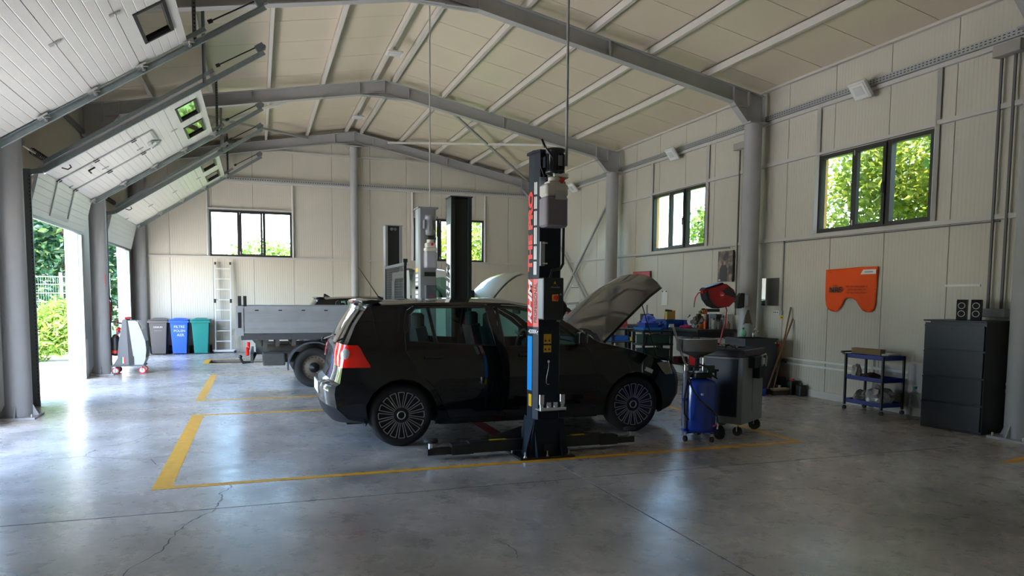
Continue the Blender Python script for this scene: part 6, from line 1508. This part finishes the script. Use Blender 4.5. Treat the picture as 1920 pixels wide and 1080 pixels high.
speaker(7.575, 6.10, 'left one of two small black speakers on the filing cabinet'); speaker(7.615, 5.955, 'right one of two small black speakers on the filing cabinet')

# ---- brooms and containers in the corner by the column
def broom(name, label, foot, top, head, mh):
    r = thing(name, label, 'broom', foot); MB().cyl(foot, top, .013, n=10).build('handle', mat('wooden handle', (.22,.12,.05), .6, noise=.2), r)
    return r
r = broom('push_broom', 'wooden push broom leaning against the right wall, its head on the floor', (7.62, 9.28, .10), (7.955, 9.36, 1.36), 0, 0)
MB().rnd(7.48,7.84,9.12,9.20,.075,.11,.01).build('broom_head', mat('pale broom wood', (.45,.36,.22), .6), r); MB().box(7.49,7.83,9.13,9.19,0,.075).build('bristles', mat('dark bristles', (.05,.045,.04), .9), r); MB().rbox((7.63,9.20,.13),(.05,.08,.05)).build('handle_clamp', M_chrome, r)
r = broom('push_broom', 'shorter wooden broom leaning beside the push broom', (7.50, 9.30, .06), (7.95, 9.30, 1.18), 0, 0)
MB().rnd(7.40,7.60,9.26,9.33,.05,.09,.01).build('broom_head', M_black, r); MB().box(7.41,7.59,9.27,9.32,0,.05).build('bristles', M_black, r)
def jug(label, x, y, w_, d_, h, m, capm=None, z=0, cat='canister', nm='canister'):
    r = thing(nm, label, cat, (x, y, z)); MB().rnd(x-w_/2,x+w_/2,y-d_/2,y+d_/2,z,z+h,.02,3).build('canister_body', m, r)
    MB().cyl((x,y,z+h),(x,y,z+h+.03),min(w_,d_)*.2,n=12).build('cap', capm or M_red, r); return r
jug('black oil canister with red cap behind the broom head', 7.86, 9.15, .16, .14, .22, M_black); jug('dark canister next to the wall behind the brooms', 7.88, 9.45, .14, .12, .25, mat('dark grey plastic',(.03,.03,.035),.5), M_red)
jug('squat black canister farthest right in the corner by the brooms', 7.88, 8.98, .12, .12, .17, M_black, M_black)
jug('blue bucket shaped canister on the floor under the tool cabinet side', 7.30, 9.18, .12, .12, .12, M_blue, M_blue)
crumple('rag_bundle', (7.84,9.72,0), (.12,.12,.5), mat('dark brown sack', (.09,.06,.045), .9), 'dark brown sack standing between sink and wall', 'sack', 11)
rs = thing('spray_bottle', 'spray bottle with red trigger head hanging beside the sink', 'bottle', (7.82, 9.52, .55)); MB().lathe([(0,.50),(.04,.505),(.042,.65),(.015,.72),(0,.72)], (7.83,9.50,0), n=14).build('bottle_body', mat('amber plastic', (.25,.12,.04), .4), rs); MB().rbox((7.83,9.48,.75),(.03,.09,.05)).build('trigger_head', M_red, rs)
MB().box(7.74,7.95,9.40,9.60,.47,.50).build('wall_shelf', M_black, None, 'small black shelf beside the sink holding a spray bottle', 'shelf')

# ---- workbench and its clutter
wb = thing('workbench', 'black steel workbench under the far window along the right wall', 'workbench', (7.55, 11.9, 0))
MB().box(7.14,7.95,10.70,13.3,.90,.95).build('bench_top', mat('dark oily bench top', (.03,.028,.026), .45, noise=.3), wb, bevel=.006)
MB().box(7.18,7.92,10.74,10.78,.80,.90).box(7.18,7.22,10.78,13.26,.80,.90).build('apron', M_blackm, wb)
for x in (7.20,7.88):
    for y in (10.76,12.0,13.24): MB().box(x-.03,x+.03,y-.03,y+.03,0,.90).build('leg', M_blackm, wb)
MB().box(7.18,7.92,10.74,13.26,.28,.31).build('lower_shelf', M_blackm, wb)
ZB = .95
def item(nm, label, cat, mb, m): return mb.build(nm, m, None, label, cat)
M_bp = mat('blue crate plastic', (.01,.07,.36), .4)
def crate(nm, label, x0, x1, y0, y1, z0, h, m, cat='crate'):
    r = thing(nm, label, cat, ((x0+x1)/2, (y0+y1)/2, z0)); b = MB(); b.box(x0,x1,y0,y1,z0,z0+.006).box(x0,x0+.008,y0,y1,z0,z0+h).box(x1-.008,x1,y0,y1,z0,z0+h).box(x0,x1,y0,y0+.008,z0,z0+h).box(x0,x1,y1-.008,y1,z0,z0+h); b.build('crate_wall', m, r)
    b = MB(); b.box(x0-.01,x1+.01,y0-.01,y0+.004,z0+h-.02,z0+h).box(x0-.01,x1+.01,y1-.004,y1+.01,z0+h-.02,z0+h).box(x0-.01,x0+.004,y0,y1,z0+h-.02,z0+h).box(x1-.004,x1+.01,y0,y1,z0+h-.02,z0+h); b.build('crate_rim', m, r)
    return r
crate('parts_tray', 'long blue parts tray at the far end of the workbench', 7.16, 7.60, 11.75, 12.25, ZB, .13, M_bp, 'tray')
r = thing('air_filter', 'yellow and orange engine air filter standing in the blue tray', 'filter', (7.36, 12.0, ZB+.13)); MB().rbox((7.38,12.0,ZB+.21),(.20,.05,.15),(0,0,.3)).build('pleats', mat('yellow filter pleats', (.55,.42,.12), .8), r); MB().rbox((7.485,12.03,ZB+.22),(.03,.06,.17),(0,0,.3)).build('seal', mat('orange filter seal', (.75,.18,.02), .5), r); MB().rbox((7.40,12.04,ZB+.22),(.24,.02,.19),(0,.1,.3)).build('cover', M_black, r)
item('small_box', 'small blue box with an orange lid on the bench tray', 'box', MB().rnd(7.50,7.60,11.60,11.70,ZB,ZB+.13,.008), mat('bright blue card', (.03,.06,.42), .5))
crumple('pink_cloth', (7.34,11.35,ZB), (.12,.10,.035), mat('pink cloth', (.50,.03,.14), .8), 'pink cloth crumpled on the workbench', 'cloth', 21)
jug('slim dark bottle standing behind the pink cloth', 7.66, 11.75, .06, .06, .20, M_navy, M_black, ZB, 'bottle', 'oil_bottle')
r = thing('brake_disc', 'worn white rimmed disc leaning on the car parts', 'disc', (7.52,11.42,ZB)); MB().cyl((7.50,11.40,ZB+.11),(7.53,11.42,ZB+.12),.11,n=26).build('disc_ring', M_white, r); MB().cyl((7.49,11.395,ZB+.11),(7.50,11.40,ZB+.11),.05,n=18).build('disc_hub', M_under, r)
def motor(label, x, y, z, m, a=0.0, s=1.0):
    r = thing('starter_motor', label, 'car part', (x, y, z), a); MB().cyl((-.07*s,0,.05*s),(.07*s,0,.05*s),.05*s,n=16).build('motor_body', m, r, world=False); MB().cyl((-.12*s,0,.05*s),(-.07*s,0,.05*s),.035*s,n=12).build('drive_end', M_galvpost, r, world=False); MB().cyl((-.05*s,0,.115*s),(.04*s,0,.115*s),.022*s,n=12).build('solenoid', M_under, r, world=False); return r
M_rust = mat('rusty brown metal', (.12,.055,.02), .6, noise=.4, nscale=25); M_orp = mat('orange plastic part', (.60,.24,.02), .45)
motor('rusty starter motor lowest in the heap of parts', 7.46,11.20,ZB,M_rust,.4); motor('dark starter motor at the back of the heap of parts', 7.60,11.30,ZB,M_under,1.1); motor('rusty alternator on top of the heap of parts', 7.53,11.25,ZB+.125,M_rust,.2)
motor('small orange pump beside the red tool', 7.42,11.03,ZB,M_orp,.1,.85); motor('orange housing topmost on the heap of parts', 7.60,11.22,ZB+.25,M_orp,.2,.8); motor('grey metal pump in the middle of the heap', 7.50,11.10,ZB+.10,M_under,.9,.8)
r = thing('caulking_gun', 'upright red and orange hand tool on the workbench', 'tool', (7.44,10.93,ZB)); MB().cyl((7.44,10.93,ZB),(7.445,10.93,ZB+.14),.022,n=12).build('tool_body', mat('orange red plastic', (.75,.07,.01), .4), r); MB().tube([(7.44,10.93,ZB+.14),(7.435,10.93,ZB+.33),(7.46,10.93,ZB+.36),(7.475,10.93,ZB+.33),(7.46,10.93,ZB+.14)], .007, 6).build('tool_grip', M_red, r)
r = thing('bench_stand', 'small bench press frame with a dark crossbar and pale blue cylinder', 'tool', (7.62,10.95,ZB)); MB().box(7.475,7.505,10.90,10.94,ZB,ZB+.26).build('black_upright', M_black, r)
MB().cyl((7.50,10.96,ZB),(7.50,10.96,ZB+.37),.007,n=8).cyl((7.73,10.96,ZB),(7.73,10.96,ZB+.37),.007,n=8).build('guide_rods', M_chrome, r); MB().box(7.48,7.75,10.94,10.98,ZB+.30,ZB+.355).build('crossbar', M_blackm, r)
MB().cyl((7.50,10.90,ZB+.23),(7.62,10.88,ZB+.225),.04,n=20).build('pale_cylinder', mat('pale blue paint', (.28,.36,.46), .4), r); MB().cyl((7.62,10.88,ZB+.225),(7.66,10.875,ZB+.222),.043,n=20).build('cylinder_cap', M_black, r); MB().rbox((7.72,10.92,ZB+.20),(.08,.06,.12)).build('pressure_head', M_blackm, r)
for k, (x, y, h, m_, lb_) in enumerate(((7.56,10.84,.16,M_bag,'clear jar below the pale blue cylinder on the workbench'),(7.64,10.80,.14,mat('murky glass',(.16,.15,.13),.2),'murky jar beside the clear jar on the workbench'),(7.74,10.82,.20,M_bag,'tall clear bottle next to the jars at the bench end'))): jug(lb_, x, y, .07, .07, h, m_, M_blackm, ZB, 'jar', 'glass_jar')
jug('white square canister with a yellow label at the bench end', 7.86,10.86,.13,.16,.26,mat('off white canister',(.50,.50,.46),.45),M_white,ZB); jug('small amber bottle in front of the white canister', 7.80,10.74,.05,.05,.11,mat('amber bottle',(.22,.07,.03),.3),M_rust,ZB,'bottle','amber_bottle')
r = thing('bench_vice', 'dark bench vice behind the raised bonnet of the hatchback', 'vice', (7.30,12.75,ZB)); MB().rnd(7.22,7.42,12.6,12.9,ZB,ZB+.08,.02).rnd(7.24,7.40,12.62,12.72,ZB+.08,ZB+.22,.01).rnd(7.24,7.40,12.78,12.88,ZB+.08,ZB+.22,.01).build('vice_body', M_blackm, r); MB().cyl((7.32,12.56,ZB+.13),(7.32,12.9,ZB+.13),.025,n=12).cyl((7.32,12.75,ZB+.22),(7.32,12.75,ZB+.40),.012,n=8).build('spindle', M_galvpost, r)
jug('large black canister under the workbench end by the column', 7.72,10.90,.24,.18,.36,M_black,M_black,.31); 
# under-bench boxes
item('carry_case', 'bright red tool case on the lower shelf of the workbench', 'case', MB().rnd(7.22,7.45,10.84,11.06,.31,.50,.02), mat('scarlet case',(.60,.02,.02),.45)); item('carry_case', 'dark red box next to the scarlet tool case', 'case', MB().rnd(7.22,7.42,11.40,11.60,.31,.42,.02), mat('maroon case',(.20,.01,.015),.5))
# shelving left of the bench
def shelving(label, x0, x1, y0, y1, zs):
    r = thing('shelving_unit', label, 'shelf', ((x0+x1)/2, (y0+y1)/2, 0))
    for z in zs: MB().rnd(x0,x1,y0,y1,z,z+.03,.02).build('shelf_board', M_blackm, r)
    for x in (x0+.03,x1-.03):
        for y in (y0+.03,y1-.03): MB().box(x-.02,x+.02,y-.02,y+.02,0,zs[-1]).build('shelf_post', M_blackm, r)
    return r
shelving('black plastic shelving unit with blue trays on top, beside the workbench', 6.42,7.05,11.3,11.72,(.12,.38,.64,.88)); shelving('black shelving unit farther back, seen under the raised bonnet', 6.45,6.98,12.55,12.95,(.12,.38,.62,.86))
crate('parts_tray', 'bright blue shallow tray on top of the black shelving', 6.45,6.80,11.32,11.68,.91,.05,mat('bright blue tray',(.02,.16,.50),.35),'tray')
crate('parts_bin', 'deep blue bin standing in the bright blue tray', 6.50,6.76,11.36,11.64,.917,.13,mat('deep blue bin',(.01,.05,.30),.35),'bin')
crumple('blue_bag', (6.64,11.5,.93), (.13,.12,.16), mat('blue bag film',(.05,.10,.50),.4), 'crumpled blue plastic bag spilling out of the deep blue bin', 'bag', 31)
crumple('blue_bag', (6.93,11.5,.91), (.09,.12,.09), M_bp, 'dark blue bag at the shelf end next to the bench', 'bag', 32)
crate('parts_crate', 'dark green crate on the middle shelf board', 6.50,6.98,11.33,11.68,.67,.16,mat('dark green crate',(.015,.05,.035),.5)); jug('brown glass jar on the top board under the blue tray', 6.62,11.42,.05,.05,.14,M_bag,M_yellow,.67,'jar','glass_jar')
crate('parts_crate', 'black green crate on the second board of the shelving', 6.50,6.98,11.33,11.68,.41,.17,mat('black green crate',(.01,.025,.02),.5))
for x, c_, lb_ in ((6.72,(.03,.12,.55),'left one of two blue boxes low in the shelving'),(6.90,(.03,.10,.50),'right one of two blue boxes low in the shelving')): item('small_box', lb_, 'box', MB().rnd(x-.06,x+.06,11.34,11.6,.15,.34,.01), mat('box %s' % (c_,), c_, .5))
crumple('red_white_bag', (6.72,12.72,.89), (.14,.12,.11), mat('red and white film',(.60,.10,.10),.5,noise=.6,nscale=40), 'red and white bag on top of the farther shelving', 'bag', 41)
item('blue_box', 'flat blue box on the upper board of the farther shelving', 'box', MB().rnd(6.5,6.84,12.58,12.9,.65,.75,.03), mat('mid blue box',(.03,.14,.55),.45)); item('yellow_box', 'small yellow box beside the flat blue box', 'box', MB().rnd(6.88,6.96,12.58,12.7,.65,.72,.01), mat('yellow card',(.60,.50,.02),.5))
jug('white bucket on the middle board of the farther shelving', 6.60,12.72,.14,.14,.15,M_white,M_white,.41,'bucket','white_bucket'); item('red_box', 'small red box beside the white bucket on the shelving', 'box', MB().rnd(6.74,6.92,12.6,12.8,.41,.47,.01), M_red)

# ---- tyre equipment in the back bay
wbal = thing('wheel_balancer', 'dark wheel balancer with black hood in the far right corner', 'machine', (7.0,16.6,0))
MB().rnd(6.75,7.35,16.4,17.0,0,.95,.03).build('machine_body', M_navy, wbal); MB().rnd(6.85,7.30,16.95,17.0,.95,1.45,.02).build('display_hood', M_blackm, wbal); MB().lathe([(.0,0),(.26,0),(.29,.03),(.29,.17),(.26,.2),(.16,.2),(.15,.1),(0,.1)], (6.98,16.15,.98), 'Y', 30).build('mounted_wheel', M_tyre, wbal); MB().cyl((6.98,16.0,.98),(6.98,16.4,.98),.03,n=12).build('shaft', M_chrome, wbal)
tcg = thing('tyre_changer', 'dark tyre changer with an upright arm and red knob behind the open bonnet', 'machine', (7.2,15.2,0))
MB().rnd(6.7,7.5,15.0,15.7,0,.75,.03).build('machine_body', M_navy, tcg); MB().rnd(7.0,7.6,15.3,15.7,.75,1.18,.02).build('rear_housing', mat('dark slate', (.05,.055,.06), .5), tcg); MB().cyl((6.95,15.3,.75),(6.95,15.3,.83),.24,n=30).build('turntable', M_galvpost, tcg)
MB().cyl((6.78,15.6,.75),(6.78,15.6,1.38),.035,n=14).bar((6.78,15.6,1.33),(7.05,15.4,1.36),.05,.05).cyl((7.0,15.43,1.36),(7.0,15.43,1.0),.02,n=10).build('mounting_arm', M_steel, tcg); MB().cyl((7.2,15.3,1.05),(7.2,15.26,1.05),.04,n=16).build('red_knob', M_red, tcg)
MB().tube([(6.9,15.5,1.2),(7.1,15.45,1.25),(7.35,15.45,1.26),(7.5,15.45,1.2)], .018, 8).build('guard_bar', M_alu, tcg)
b = MB().box(6.72,6.76,15.33,15.37,1.05,1.10).build('warning_strip', M_lyel, tcg); MB().box(6.72,6.76,15.33,15.37,1.10,1.15).build('warning_strip', M_red, tcg)
